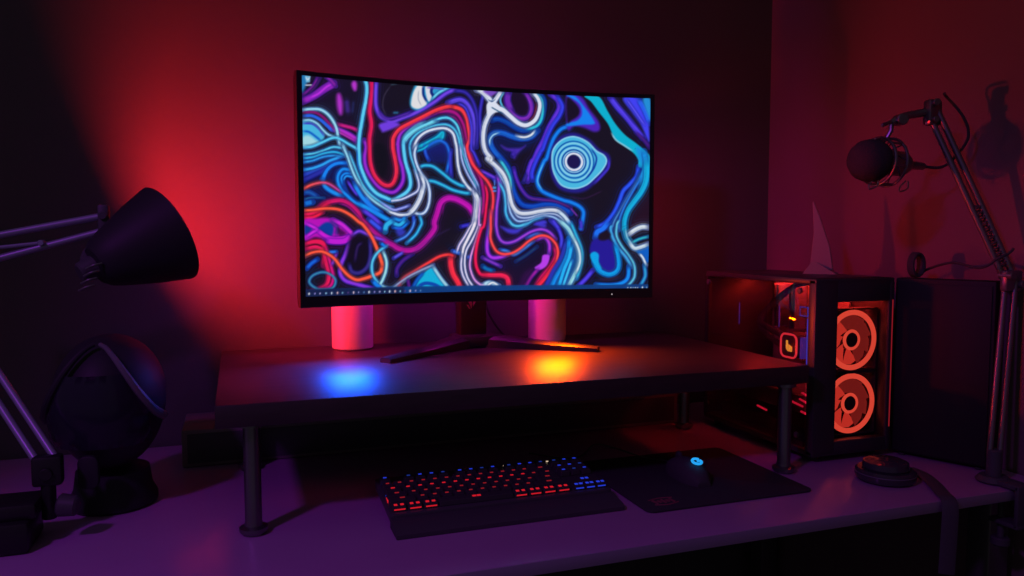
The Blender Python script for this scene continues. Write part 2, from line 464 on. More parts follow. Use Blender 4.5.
    L((20, 96, 190), 1.6, 'B1 400,40 402,130 420,205 460,290 520,365 600,402 648,415', .8, halo=False)
    L(W2, 3, 'B1 295,0 320,60 342,110 370,200 410,272 460,350 520,410 600,460 648,492', .9)
    L((80, 190, 230), 2, 'B1 340,60 372,140 400,215 440,300 500,370 590,432 648,452', .8)
    L(W2, 2, 'B1 300,20 330,90 352,160 384,240 420,300', .8)
    # ---- red wave and its violet and magenta neighbours
    L((150, 42, 205), 3.4, 'A1 452,510 465,560 B1 452,100 465,180 510,260 570,322 648,345 B2 50,312 80,250 75,170 52,90 46,0 A2 45,540 62,470 112,418 200,368 300,320', 1.1)
    L((126, 30, 150), 2, 'A2 300,330 360,305 430,310 480,345', 1)
    L((168, 22, 130), 3.4, 'A2 330,306 420,296 482,322 522,390 542,480 556,560 B2 575,70 606,170 646,250 B3 15,300 15,400 0,470', 1.1)
    L((120, 18, 110), 2.2, 'A2 420,330 470,350 505,410 520,480 535,560 B2 555,90 590,190 630,270', 1)
    L(K, 4.2, 'A1 510,74 514,150 502,240 495,310 505,400 490,500 490,560 B1 490,60 495,140 520,220 570,280 620,297 B2 10,272 32,200 26,120 12,40 A2 10,540 16,490 60,430 140,385 230,340 320,295 400,268 450,263', 1, 4, (250, 60, 66))
    L((250, 58, 66), 4, 'A2 440,264 510,285 548,340 563,420 568,500 B2 548,20 562,75 592,145 648,212 B3 45,225 78,290 85,360 74,450 65,540', 1, 2.6, (250, 60, 80))
    L(V, 3.4, 'A1 547,78 540,180 542,270 572,338 620,365 A2 0,380 80,350 160,320 240,280 320,230 400,172 470,140', 1.2)
    L((80, 40, 160), 2, 'A1 560,300 600,345 648,355 A2 80,330 150,305', 1)
    L((96, 70, 230), 4.6, 'A2 415,240 500,215 555,245 592,320 604,400 600,470 590,560', 1.3)
    L((56, 44, 170), 2.4, 'A2 470,150 540,160 590,210 620,290 630,380 620,560', 1.2)
    L((70, 60, 220), 2, 'A2 490,240 540,270 570,340 585,430 580,560 B2 600,60 640,150', 1)
    F((110, 60, 220), 'A1 562,395 648,375 A2 60,400 A1 600,450 575,440', 3)
    L((50, 44, 66), 1.4, 'A1 648,120 602,190 590,270 612,330', 1.4, halo=False)
    L((44, 60, 76), 1.6, 'A2 0,112 60,100', 1.4, halo=False)
    L((40, 100, 140), 2.2, 'A2 15,312 55,312', 2.4, halo=False)
    F((16, 16, 26), 'B1 520,10 600,10 620,140 580,240 530,170', 4, .8)
    # ---- pale blob, top
    F((40, 150, 200), 'A2 190,100 250,105 440,118 395,152 330,190 270,245 200,292 150,278 138,230 156,160', 2.5)
    F((222, 220, 224), 'A2 200,112 240,115 235,180 262,240 235,268 190,283 152,265 150,225 168,160', 1.6)
    F((214, 216, 228), 'A2 255,120 305,130 300,190 280,228 262,200', 1.4)
    L((14, 50, 130), 3, 'A2 240,112 238,180 265,235', .9, halo=False)
    L((14, 40, 120), 3.6, 'A2 312,110 296,160 322,205', .9, halo=False)
    L((150, 160, 180), 1, 'A2 205,150 200,210 222,260', 1, halo=False)
    L((100, 205, 232), 2.6, 'A2 300,212 350,165 420,128', 1)
    L((90, 60, 180), 1.6, 'A2 265,130 320,132 395,142', 1.2, halo=False)
    # ---- nested arches left of centre
    L((110, 212, 238), 4.6, 'A2 92,520 120,480 190,430 260,398 330,366', 1)
    L((90, 208, 238), 2.4, 'A2 320,362 380,346 430,352 478,398 500,470 512,540 B2 520,60 548,150 590,240 625,330', .8)
    L((70, 190, 232), 2.2, 'A2 132,560 142,515 190,460 270,420 340,398 410,397 460,430 488,490 500,560', .8)
    L((80, 190, 232), 2, 'B2 130,0 138,80 168,175 190,262', .8)
    L((200, 206, 240), 2, 'B2 165,180 192,270 184,330 130,366 60,396 0,405 B1 648,405', .8)
    L(W, 2.6, 'A2 160,565 190,500 250,450 330,425 400,424 448,458 466,520 474,565 B2 476,70 482,150 500,220 540,290 595,345', .8)
    L((172, 190, 240), 1.8, 'B2 498,0 512,110 545,200 590,280 628,350', .7)
    L((150, 170, 236), 1.6, 'B2 525,0 545,100 582,200 625,290 638,370', .7)
    L(T, 4, 'A2 185,565 260,528 330,490 372,455 360,500 300,530 210,572', 1)
    L((30, 120, 236), 2.6, 'A2 250,570 290,535 345,512 390,530 412,570 B2 420,80 412,140 396,205', 1)
    L((40, 100, 232), 2.6, 'B2 240,0 246,60 268,112', 1.2)
    L((60, 60, 210), 3, 'B2 430,40 425,110 430,230', 2, alpha=.8)
    F((20, 36, 140), 'A2 260,565 330,520 400,545 B2 400,120 300,130 255,90', 5, .5)
    L(T, 2, 'B2 175,50 230,30 270,0', 1)
    L((46, 180, 224), 2.8, 'B2 200,162 240,150 300,158 370,208 430,256 490,288 530,300', .9)
    L((46, 180, 224), 2.8, 'B2 248,262 300,264 370,292 440,325 520,345 565,348', .9)
    L((196, 216, 244), 2.4, 'B2 185,0 166,60 176,130 206,200 250,262 270,335 264,420 238,480 200,500 150,490', .8)
    L(W, 3.2, 'B2 205,205 230,280 222,330 190,400 150,470 110,502 50,506 0,492 B1 620,480', .9, 2.6)
    L(W, 4.6, 'B2 225,300 200,385 160,455 120,495', 1)
    L((150, 160, 240), 2.2, 'B1 560,415 B2 0,468 60,460 122,438', .9)
    L((26, 140, 230), 3.4, 'B2 0,530 60,545 92,520', 1.2)
    L((40, 90, 220), 2.4, 'B2 150,512 152,576', 1.2)
    L((50, 180, 232), 2.4, 'B2 192,505 208,560 C2 195,55 160,112 95,170', 1)
    L((70, 140, 235), 2, 'C2 158,0 140,60 92,120 15,158', .9)
    L(C1, 4, 'C2 0,22 45,40 90,5', 1.4); L(B, 2.4, 'C2 0,55 60,62 110,20', 1.2)
    F((56, 62, 205), 'C2 20,70 60,60 90,90 60,120 30,110', 4, .8)
    # ---- magenta wave
    L(M_, 6, 'B2 588,500 560,450 520,420 460,390 400,384 350,418 320,500 300,560 C2 300,65 240,145 165,208 90,222 30,205 0,185 C1 600,160 520,100 450,30', 1, 5, (176, 22, 140))
    L((120, 10, 120), 1.2, 'B2 360,500 378,425 420,405 500,430 565,485', .8, halo=False)
    L((196, 24, 130), 4.6, 'C1 470,45 420,0 B1 400,490 340,432 280,406 220,410 160,430 110,470 60,490 18,500', 1.1, 4.4, (230, 26, 84))
    L((150, 24, 130), 1.6, 'C1 440,40 B1 390,510 330,450 270,425', 1)
    # ---- lower left: pinks, oranges, diamonds
    L((236, 26, 84), 5, 'B1 15,515 70,503 130,472 190,430', 1.2)
    L((238, 30, 70), 3, 'B1 15,532 80,526 150,492', 1)
    F((196, 20, 196), 'B1 15,550 100,535 180,530 250,550 300,576 C1 350,105 300,120 220,135 150,140 90,130 20,150', 3, .9)
    F((12, 56, 150), 'C1 108,75 150,32 190,22 222,50 215,110 180,128 140,105', 2.4)
    F((14, 52, 140), 'C1 20,45 70,72 20,112', 3)
    L((206, 40, 220), 3, 'C1 20,28 70,52 105,75 70,98 20,135', 1.6)
    L((200, 30, 210), 4.4, 'C1 105,76 160,118 220,140 300,132 352,116', 1.4)
    L((90, 40, 150), 3, 'C1 200,8 248,60 240,112', 1.6)
    F((24, 14, 40), 'C1 250,60 310,100 262,118', 3, .7)
    L((190, 30, 210), 6, 'C1 165,152 230,160 300,155 350,120', 1.6)
    L((200, 40, 210), 4, 'B1 220,545 270,570 C1 300,52 340,90 362,115', 1.5)
    L((232, 24, 84), 5.4, 'C1 20,188 80,165 140,172 160,240 150,330', 1.4)
    L((236, 26, 90), 4.2, 'C1 20,214 100,200 150,240 170,330 184,400 168,468 120,500 50,524', 1.2)
    L((212, 20, 124), 3, 'C1 165,200 186,280 200,340 214,420 190,482 120,508', 1.2)
    L((60, 10, 30), 1.2, 'C1 20,200 90,182 140,195', 1, halo=False)
    L((52, 132, 172), 2, 'C1 45,452 70,405 140,380 200,400 230,440 210,490 150,502 90,495', .9, closed=True)
    L((22, 96, 214), 3.4, 'C1 30,355 60,320 105,288', 1.8)
    L((40, 120, 240), 2.4, 'C1 185,236 240,234', 1.4)
    L((120, 50, 190), 2.6, 'C1 205,330 240,245', 1.4)
    L((134, 52, 222), 3.6, 'C1 335,160 305,250 272,320 265,390 300,440 370,462 440,482 510,500', 1.4)
    L((122, 62, 222), 2.6, 'C1 350,122 400,85 450,100 520,130 590,150', 1.2)
    F((18, 12, 28), 'C1 345,130 450,130 490,230 440,360 340,360 310,300', 5, .85)
    L((54, 44, 130), 3.2, 'C1 330,322 348,375 405,382 460,335 482,250 480,150', 1.8)
    L((50, 30, 80), 2, 'C1 370,300 390,200 420,170', 2)
    L(O, 2.6, 'B1 15,325 70,295 140,278 190,285 240,315 285,352', .9, 2, (176, 60, 190))
    L((255, 88, 62), 2.5, 'B1 15,480 80,474 160,464 230,465 290,480 350,514 400,556 C1 435,42 490,120 530,210 560,300 566,340', .9, 3.6)
    L((255, 88, 62), 3.6, 'C1 566,330 550,378 500,402 430,426 380,434 330,410 280,360 230,290 180,250 130,232 70,240 18,264', 1, 2.6)
    L((80, 192, 232), 2.6, 'C1 610,182 540,232 500,290 490,350 500,402 530,450 575,484', .9)
    L((150, 216, 228), 2.8, 'C1 572,225 596,300 590,370 568,430 552,468 590,490 648,488 C2 100,412 190,366 282,328', .9)
    L(B, 4, 'C1 500,440 522,470 560,492', 1.6)
    L((56, 82, 232), 4, 'C1 475,0 565,75', 2); L(C1, 5, 'C1 590,85 602,40 648,8', 1.6)
    L(B, 3, 'C1 560,170 590,195', 2)
    # ---- bottom middle
    L((92, 80, 222), 2.6, 'C2 0,278 70,234', 1.2)
    L((72, 32, 136), 3, 'C2 20,402 25,350 70,292 140,245', 1.6)
    L((60, 40, 110), 2, 'C2 140,240 250,150 420,60', 3, alpha=.5, halo=False)
    F((20, 172, 216), 'C2 150,486 190,405 268,342 300,362 350,432 392,486', 1.4, smooth=False)
    L((14, 70, 170), 4, 'C2 165,486 220,458 280,462 345,490', 1.2, halo=False)
    L((16, 90, 190), 3, 'C2 135,490 170,430 215,378', 1.2)
    L((246, 58, 62), 2.8, 'C2 25,488 70,420 150,370 250,310 330,265 400,250 440,262', .9)
    L((250, 46, 70), 5.6, 'C2 415,262 416,330 432,392 460,440 485,488', .9)
    L((140, 150, 190), 2, 'C2 0,482 100,412 190,366 290,322', .8)
    L((154, 204, 224), 3.2, 'C2 284,334 340,420 395,488', 1)
    L((90, 30, 130), 2.6, 'C2 100,430 112,490', 1.4)
    # ---- the white bundle in the middle
    F((16, 20, 70), 'B2 600,330 648,330 C2 620,100 560,300 580,480 500,480 480,300 560,50', 4, .5)
    L((60, 120, 240), 3, 'C2 430,225 485,238', 2.6); L((60, 52, 205), 2.8, 'C2 495,48 555,34', 1.8); L((44, 90, 230), 3, 'C2 535,270 565,262', 2.4)
    L((222, 204, 240), 2, 'B2 585,320 600,400 590,500 580,560 C2 562,50 520,120 480,180 460,236', .8)
    L(W, 5, 'B2 595,340 622,400 612,480 602,560', 1.1, 4)
    L((232, 224, 238), 3.6, 'C2 606,0 582,60 540,140 510,200 500,262', .9, 2.6)
    L((214, 206, 240), 2, 'C2 498,250 490,330 502,400 545,482', .8)
    L((220, 214, 242), 2, 'C2 628,0 610,70 570,150 530,220 516,300 522,370 542,430 578,482', .8)
    L((222, 150, 222), 2, 'B2 640,380 625,560 C2 636,40 612,110 586,190 562,262 554,340 580,420 620,460 C3 0,466 60,464', .8)
    L((236, 28, 84), 2.4, 'B3 26,250 42,320 32,420 15,540 C2 640,70 610,170 596,260 600,330 622,380 C3 0,394 70,396', .9, 3.4)
    L((246, 36, 84), 4, 'C3 0,394 80,396 140,398 178,420 188,480', 1.1, 5.4)
    L((182, 222, 242), 4, 'C3 0,466 50,450 115,474', 1.8)
    L((230, 232, 240), 2, 'C3 30,470 70,450 110,470', 1.4)
    # ---- lower middle: violet and orange loops
    L((60, 52, 190), 3, 'B3 30,180 80,195 105,225', 1.6); L((110, 60, 220), 2.4, 'B3 0,150 60,178 110,205', 1.2)
    L((60, 150, 220), 2.6, 'B3 84,270 110,272', 1, halo=False); L((60, 130, 220), 2.2, 'B3 84,295 112,294', 1, halo=False); L((70, 120, 210), 1.4, 'B3 98,215 98,260', 1, halo=False)
    F((62, 52, 196), 'C3 135,45 200,62 262,62 310,35 260,92 190,92', 3); F((58, 52, 190), 'C3 400,15 465,28 455,58 410,40', 3)
    L((172, 52, 232), 3.4, 'B3 70,440 58,530 C3 45,100 34,180 40,240 70,270 130,266 190,242', 1.2)
    L((60, 120, 232), 2.4, 'B3 62,500 C3 54,60 44,120', 1)
    L((50, 130, 232), 3, 'C3 130,215 180,225 230,246 300,204 372,150', 1.8)
    L((40, 110, 230), 3, 'C3 330,130 400,100 470,120', 2)
    L((152, 62, 212), 2.6, 'B3 118,190 130,240 124,330 110,420 104,520 C3 106,60 116,110 140,150 180,164 240,150 300,115 360,82 430,65 490,85 535,135', .9)
    L((174, 52, 212), 3, 'C3 395,138 455,122 488,170 486,245', 1.2)
    F((182, 62, 232), 'C3 440,252 488,255 470,322 420,356 378,342 425,305', 1.6)
    L((160, 32, 162), 3, 'C3 405,350 350,410 308,478', 1.2)
    F((50, 16, 70), 'C3 300,380 370,350 310,470 260,470', 4, .7)
    L((220, 22, 104), 5, 'C3 530,190 540,252 500,330 430,412 388,478', 1.2)
    L((255, 70, 72), 2.6, 'B3 66,430 64,530 C3 64,60 60,130 80,190 110,230 160,245 220,235 280,200 340,150 400,118 450,110 500,130 540,180 550,240 530,310 480,380', .9)
    L((250, 40, 72), 4, 'C3 535,300 482,378 430,440 392,480', 1)
    L((30, 60, 104), 2.4, 'C3 240,298 320,250 400,190', 2)
    L((122, 52, 192), 2.8, 'C3 0,270 60,300 130,332', 1.4); L((14, 104, 172), 3.6, 'C3 0,332 30,352 75,366', 1.6)
    # ---- the big white river and the blues beside it
    L((16, 74, 190), 4.4, 'B3 85,0 150,60 200,130 222,220 242,310 292,388 370,405 460,390 540,395 600,420 648,452', 1.3)
    L((60, 50, 190), 2.4, 'A3 30,90 0,250 10,420 40,540', 1.6)
    L((60, 194, 212), 3, 'B3 138,68 180,130 210,200 216,285', 1)
    L((130, 90, 220), 1.4, 'B3 95,120 135,190 150,260', .9)
    L((70, 184, 236), 2.4, 'B3 128,230 165,300 176,380 176,450 200,510 250,545 310,540 380,500 450,478', .9)
    L((152, 192, 242), 2, 'B3 100,120 150,200 190,290 196,380 215,460 260,510 330,505 400,480 470,470 540,490 605,545', .8)
    L((176, 196, 240), 1.8, 'B3 225,420 265,478 335,486 420,462 500,455 560,470 615,520', .7)
    L(W, 4.6, 'A3 96,215 60,265 30,340 20,430 35,510 75,566 B3 50,62 110,115 160,170 190,240 205,320 225,400 270,450 340,455 420,440 500,430 560,440 610,480', 1, 4)
    L((200, 222, 240), 3, 'B3 560,440 605,478 645,535', .9, 4)
    L((80, 192, 232), 2.4, 'C3 195,-8 222,32 270,42 335,18', .9)
    F((20, 120, 226), 'B3 600,520 648,520 C4 60,150 70,300 30,440 C3 500,478 440,478 560,320 620,150 C3 590,40', 4, .55)
    L((70, 64, 222), 3, 'C3 500,0 555,60 578,130 570,205', 1.3)
    L((40, 52, 172), 4, 'C3 612,150 572,270 510,370 455,478', 1.5)
    L((20, 140, 236), 4, 'C3 632,130 622,230 580,330 532,410 500,478', 1.2)
    L((34, 176, 242), 3.6, 'C3 648,185 630,270 590,360 552,478', 1)
    L((60, 192, 242), 2.6, 'C3 648,290 620,370 580,478', 1)
    L((150, 216, 230), 4.2, 'C3 565,0 620,50 648,92 C4 40,170 60,250 50,330 20,390 C3 620,478', 1)
    L((40, 172, 216), 2.6, 'C4 0,15 30,90 72,200 76,280 60,350 32,420', 1)
    L((200, 222, 232), 2.4, 'C4 20,130 55,215 60,300 30,380', 1)
    # ---- star and hook, top centre
    L((14, 72, 172), 4.4, 'A3 90,290 130,280 190,300 260,342 320,362 390,345 440,300 466,220 470,140 432,88', 1.3)
    L((40, 190, 216), 3, 'A3 400,88 448,130 460,200 448,280 410,330 340,352', 1)
    L((24, 96, 206), 5, 'A3 150,566 100,510 75,460 75,410 110,380 170,383 230,405 300,420 370,408 420,360', 1.3)
    L((152, 202, 232), 1.8, 'A3 68,470 70,430 95,396 140,378', .8)
    L((222, 226, 230), 2.4, 'A3 258,400 320,410 370,394 402,360', .9)
    L((126, 44, 186), 4, 'A3 205,92 196,140 210,200 250,252 300,276 350,266 376,220 376,170 356,120 328,90', 1.2)
    L((104, 40, 176), 6, 'A3 212,95 206,150 232,215', 2)
    F((26, 14, 40), 'A3 245,95 320,95 350,160 340,235 290,245 245,190', 3, .9)
    L((104, 16, 42), 3, 'A3 422,165 402,250 362,296', 1.5)
    L((80, 190, 232), 2, 'A3 182,85 152,140 175,200 240,265 300,302', 1, halo=False)
    L(W, 5, 'A3 -20,70 10,78 50,112 90,165 100,205', .9, 6)
    L(W, 4, 'A3 160,78 125,130 95,170', .9, 5)
    L(W, 5.4, 'A3 90,205 160,210 220,258 280,308 340,323 400,288 430,230 440,170 422,120 392,90', .9, 3.6)
    F(W, 'A3 55,170 90,150 130,170 160,215 110,235 60,262 50,215', 1.2)
    F((14, 60, 120), 'A3 62,140 90,158 116,138 92,150', .9); L((12, 70, 112), 1.3, 'A3 86,195 108,208 170,242', .7, halo=False)
    F((120, 74, 190), 'A3 30,78 130,80 95,112 70,112', 2.4)
    # ---- right centre: violet and blue curves
    F((70, 42, 176), 'A3 150,468 200,490 290,488 330,470 270,530 245,566 232,520 180,500', 3)
    L((60, 40, 164), 4, 'A3 245,520 B3 235,40', 2.4)
    L((104, 54, 230), 3.8, 'A3 518,98 570,142 578,200 540,270 500,340 460,430 420,500 390,565 B3 370,85 345,155 340,225', 1.3)
    L((52, 62, 232), 3.8, 'A3 562,108 602,180 582,250 530,322 490,400 455,490 B3 445,0 402,80 372,160 376,215', 1.3)
    L((20, 126, 236), 3.6, 'A4 0,292 A3 590,350 540,410 510,480 482,560 B3 462,80 422,170 410,230 440,290 520,330 600,360 B4 0,372 60,400 92,440 86,500 72,560 C4 76,50', 1.1)
    L((90, 190, 236), 1.2, 'B3 458,90 424,170 414,230 445,285', .8, halo=False)
    L((84, 42, 194), 3, 'B3 240,130 260,210 300,290 350,340 430,355 530,365 600,390 648,412', 1.3, 2, (84, 34, 100))
    L((50, 40, 140), 3, 'B3 310,230 335,170', 2)
    F((64, 56, 206), 'B3 380,530 450,505 470,525 400,540', 2.4); L((70, 62, 222), 3, 'B3 515,500 562,566', 1.5)
    L((70, 30, 90), 1.4, 'B4 0,330 100,345 230,290', 2, alpha=.6, halo=False); L((120, 50, 170), 1.6, 'B4 0,415 50,475', 1, halo=False)
    # ---- upper right
    F((74, 34, 184), 'A4 -10,60 95,80 150,165 215,255 222,315 180,330 110,302 40,290 -10,310', 3)
    F((20, 128, 238), 'A4 -10,70 50,75 115,150 182,250 178,276 100,280 -10,292 -10,270 60,250 95,210 92,150 60,110', 2)
    F((24, 16, 36), 'A4 -10,90 45,118 80,170 70,215 20,250 -10,258', 2.4)
    L((84, 62, 236), 5, 'A4 305,84 352,150 422,230 482,310 530,372', 1.3); L((50, 40, 160), 1.2, 'A4 330,84 400,180 480,285', 1, halo=False)
    F((64, 64, 240), 'A4 395,86 500,88 560,200 575,300 572,400 520,280 460,190', 2.4)
    L((90, 80, 240), 2, 'A4 420,92 480,180 545,280', 1); L((40, 92, 236), 5, 'A4 505,92 545,170 580,262', 1.8)
    F((34, 140, 212), 'A4 535,88 590,90 590,240 560,180', 3)
    L((70, 30, 130), 3, 'A4 480,330 540,390 575,440', 2.4)
    F((10, 174, 206), 'A4 118,72 222,76 282,180 335,270 402,350 480,410 540,462 575,505 575,585 498,585 494,530 460,480 400,435 340,390 312,340 282,270 222,190 165,112', 1.1)
    L((140, 204, 224), 1.6, 'A4 305,335 338,388 400,430 458,468', .9, halo=False)
    F((30, 130, 225), 'A4 480,440 560,490 575,585 520,585', 4, .7)
    # ---- the ringed eye
    F((34, 30, 130), 'G 550,165 551.5,149 561,136 575,132 590,138 600,148 609,153 611,161 606,172 596,182 586,190 574,192.5 560,189 552,178', 3)
    F((72, 182, 222), 'G 552.5,165 553.5,150 562.5,139.5 575,136 588,141 597,150 604.5,154.5 607,160.5 603,168.5 595,177 586,184.5 574,188 562,185 555.5,176', 1)
    L((140, 210, 236), 1.6, 'G 552.5,165 553.5,150 562.5,139.5 575,136 588,141 597,150 604.5,154.5 607,160.5 603,168.5 595,177 586,184.5 574,188 562,185 555.5,176', .9, halo=False, closed=True)
    def ring(col, r, w, k=1.0, cx=574.4, cy=161.2, soft=.9):
        L(col, w, 'G ' + ' '.join('%.2f,%.2f' % (cx + r * k * math.cos(2 * PI * i / 14), cy + r * math.sin(2 * PI * i / 14)) for i in range(14)), soft, halo=False, closed=True)
    ring((12, 82, 170), 20.6, 1.6, .96); ring((130, 206, 232), 18.6, 1.8, .96); ring((14, 84, 176), 16.2, 1.8); ring((140, 208, 236), 14.0, 1.8); ring((10, 64, 160), 12.0, 1.5)
    F((12, 60, 150), 'G ' + ' '.join('%.2f,%.2f' % (574.4 + 12 * math.cos(2 * PI * i / 14), 161.2 + 12 * math.sin(2 * PI * i / 14)) for i in range(14)), 1)
    ring((150, 210, 238), 10.6, 1.4); ring((222, 226, 238), 8.2, 2.6)
    F((28, 22, 78), 'G ' + ' '.join('%.2f,%.2f' % (574.2 + 6.4 * math.cos(2 * PI * i / 14), 161.0 + 7.0 * math.sin(2 * PI * i / 14)) for i in range(14)), 1)
    L((16, 60, 160), 2, 'G 592,148 597,157 594,168 586,178', 1, halo=False)
    L((62, 46, 196), 2.6, 'B4 284,60 280,120 240,170 175,238', 1.6, halo=False)
    # ---- right edge ribbons
    L((42, 84, 242), 3.6, 'B4 495,110 480,180 430,240 382,290 350,370 310,450 250,520 185,552', 1.4)
    L((14, 60, 170), 5, 'B4 520,130 470,240 400,350 350,440 300,520 288,576', 1.4)
    L((72, 132, 192), 1.8, 'B4 520,150 470,240 402,350 352,440 312,510 292,576', .9)
    L((24, 140, 222), 5, 'B4 535,0 545,80 528,160 490,250', 1.6)
    L((20, 172, 222), 6.4, 'B4 556,60 548,200 512,290 462,360 412,430 388,500 384,566 C4 385,55 400,125 450,188', 1.2, 4)
    L((40, 120, 220), 2, 'B4 505,200 440,310 385,410 350,500 345,576', 1)
    L((120, 200, 224), 1.8, 'C4 392,60 405,125 450,185 510,258 532,330', .9)
    L((90, 192, 222), 2.2, 'B4 350,500 C4 332,30 328,110 360,180 410,250 448,320 450,400 420,450 385,478', .9)
    L((60, 160, 222), 2.8, 'B4 300,540 C4 286,55 300,120 340,200 390,262 432,335', 1)
    L((30, 112, 242), 5.4, 'C4 275,5 232,58 190,82 176,125', 1.6)
    L((66, 56, 200), 3, 'C4 72,0 76,62', 1.6)
    F((36, 26, 146), 'C4 150,150 210,132 290,150 312,250 330,320 290,380 220,370 178,260 132,230', 2.4)
    F((28, 18, 34), 'C4 200,110 250,75 285,100 250,140 205,140', 2.6)
    L((20, 136, 238), 3.6, 'C4 170,462 280,466 360,450 402,410 410,330', 1.3)
    L((12, 152, 232), 5.4, 'C4 165,300 200,360 260,388 312,374 338,330 334,250 314,170', 1.2, 4)
    F((12, 160, 228), 'C4 135,245 165,225 196,245 196,300 215,350 175,330 145,290', 1.6)
    L((82, 62, 234), 3.6, 'C4 45,472 100,420 152,358', 1.5)
    L((40, 30, 60), 3, 'C4 190,420 270,425 350,400', 2, halo=False)
    L((216, 226, 236), 4.6, 'C4 408,104 460,66 510,45 555,48', 1.2)
    L((42, 172, 192), 2.4, 'C4 430,162 490,132 555,114', .9)
    F((12, 92, 192), 'C4 450,205 555,180 555,290 530,300 500,250', 2.4)
    L((202, 222, 236), 4, 'C4 415,150 450,198 500,190 555,168', 1.1)
    L((214, 226, 240), 2.2, 'C4 490,240 512,268 534,320', .9)
    L((42, 152, 212), 2.8, 'C4 520,320 525,400 488,470', 1)
    # ---- taskbar and icons
    F((14, 60, 126), 'G 290,290.6 345,288.6 400,286.7 480,285.2 560,284.6 660,283.6 660,310 290,310', .8, .94, smooth=False)
    F((22, 24, 56), 'G 290,290.2 345,288.6 400,287.2 400,310 290,310', 3, .75, smooth=False)
    for i, x in enumerate((305.8, 311.4, 316.6, 322.5, 328, 333.7, 338.7, 344.2, 349.6, 354.6, 359.8, 365, 370.3, 375.5, 380.6, 385.5, 391, 396, 401, 406, 411.6, 416.6)):
        y = 294.4 - (x - 305) * .0335
        c = [(225, 228, 240), (150, 140, 220), (180, 170, 225), (150, 200, 235), (200, 215, 235), (225, 180, 190), (130, 190, 220), (90, 60, 130), (220, 190, 210), (140, 140, 200), (90, 130, 190)][i % 11]
        L(c, 2.6 if i % 11 in (0, 4, 5, 8) else 1.9, 'G %.1f,%.1f %.1f,%.1f' % (x - .6, y, x + .6, y), .9, halo=False)
    for x, w in ((625.5, 1), (628.5, 1.2), (630.8, 1.2), (633, 1.2), (635.2, 1.2), (640, 2.6)):
        L((214, 222, 235), w, 'G %.1f,287.2 %.1f,287.2' % (x - .5, x + .5), .8, halo=False)
    L((160, 190, 220), .8, 'G 644,288.5 644,286', .6, halo=False)
    # desktop icon, upper left, and its caption
    F((120, 190, 226), 'A1 38,52 78,52 72,98 46,98', 1, .9, smooth=False)
    L((206, 220, 234), 1.2, 'A1 44,60 58,80 72,60', .8, halo=False); L((214, 218, 232), 1.3, 'A1 38,118 88,118', .8, halo=False)
    s.paint()
    # ---- resample over the screen (u from left, v from the bottom)
    quad = [(302.3, 76.6), (651.9, 96.6), (645.6, 287.6), (302.6, 297.4)]      # tl, tr, br, bl of the sketch
    src = [(0, 0), (1, 0), (1, 1), (0, 1)]
    A_ = []; b_ = []
    for (u, v), (x, y) in zip(src, quad):
        A_ += [[u, v, 1, 0, 0, 0, -u * x, -v * x], [0, 0, 0, u, v, 1, -u * y, -v * y]]; b_ += [x, y]
    h = np.append(np.linalg.solve(np.array(A_, float), np.array(b_, float)), 1)
    V_, U_ = np.mgrid[1:0:nv * 1j, 0:1:nu * 1j]
    wq = h[6] * U_ + h[7] * V_ + 1
    X = (h[0] * U_ + h[1] * V_ + h[2]) / wq; Y = (h[3] * U_ + h[4] * V_ + h[5]) / wq
    X = X - 4 * U_ * (1 - U_) * 4.6
    Y = Y + 4 * U_ * (1 - U_) * 3.4 * (233 - Y) / 150
    fx = np.clip((X - SX0) * SSF - .5, 0, s.W - 1.001); fy = np.clip((Y - SY0) * SSF - .5, 0, s.H - 1.001)
    ix, iy = fx.astype(int), fy.astype(int); ax, ay = (fx - ix)[..., None], (fy - iy)[..., None]
    im = s.im
    c = (im[iy, ix] * (1 - ax) + im[iy, ix + 1] * ax) * (1 - ay) + (im[iy + 1, ix] * (1 - ax) + im[iy + 1, ix + 1] * ax) * ay
    c = np.clip(c, 0, 255) / 255
    c = np.where(c <= .04045, c / 12.92, ((c + .055) / 1.055) ** 2.4)
    return np.concatenate([c, np.ones(c.shape[:2] + (1,))], axis=2)

MX, MY = .487, 1.545                  # arc middle
RC = 1.95                             # curve radius
SW, Z0S, Z1S = .738, .3335, .7465     # screen size
def arc(u, off, z):                   # u: -1..1 over the screen width, off: distance behind the screen face
    a = u * (SW / 2) / RC
    return Vector((MX + (RC + off) * math.sin(a), MY - RC + (RC + off) * math.cos(a), z))
mon = thing('curved_monitor', 'wide curved black monitor showing a swirling blue, red and violet desktop picture', 'monitor', (.49, 1.60, RZ))
# screen with its picture stored as a colour per vertex
NU, NV = 460, 260
def build_screen():
    us = np.linspace(-1, 1, NU); vs = np.linspace(0, 1, NV)
    col = screen_picture(NU, NV)
    verts = []
    for v in vs:
        for u in us:
            verts.append(tuple(arc(u, -.0006, Z0S + (Z1S - Z0S) * v) - mon.location))
    faces = [(j * NU + i, j * NU + i + 1, (j + 1) * NU + i + 1, (j + 1) * NU + i) for j in range(NV - 1) for i in range(NU - 1)]
    me = bpy.data.meshes.new('screen'); me.from_pydata(verts, [], faces)
    at = me.color_attributes.new('picture', 'FLOAT_COLOR', 'POINT')
    at.data.foreach_set('color', col.astype(np.float32).ravel())
    me.shade_smooth()
    m = bpy.data.materials.new('screen_picture'); m.use_nodes = True
    nt = m.node_tree; p = nt.nodes['Principled BSDF']
    p.inputs['Base Color'].default_value = (.012, .012, .014, 1); p.inputs['Roughness'].default_value = .35
    p.inputs['Specular IOR Level'].default_value = .25
    a = nt.nodes.new('ShaderNodeVertexColor'); a.layer_name = 'picture'
    nt.links.new(a.outputs['Color'], p.inputs['Emission Color']); p.inputs['Emission Strength'].default_value = 1.0
    me.materials.append(m)
    o = bpy.data.objects.new('screen', me); C.objects.link(o); o.parent = mon
    o['label'] = 'lit screen with a swirling abstract picture'
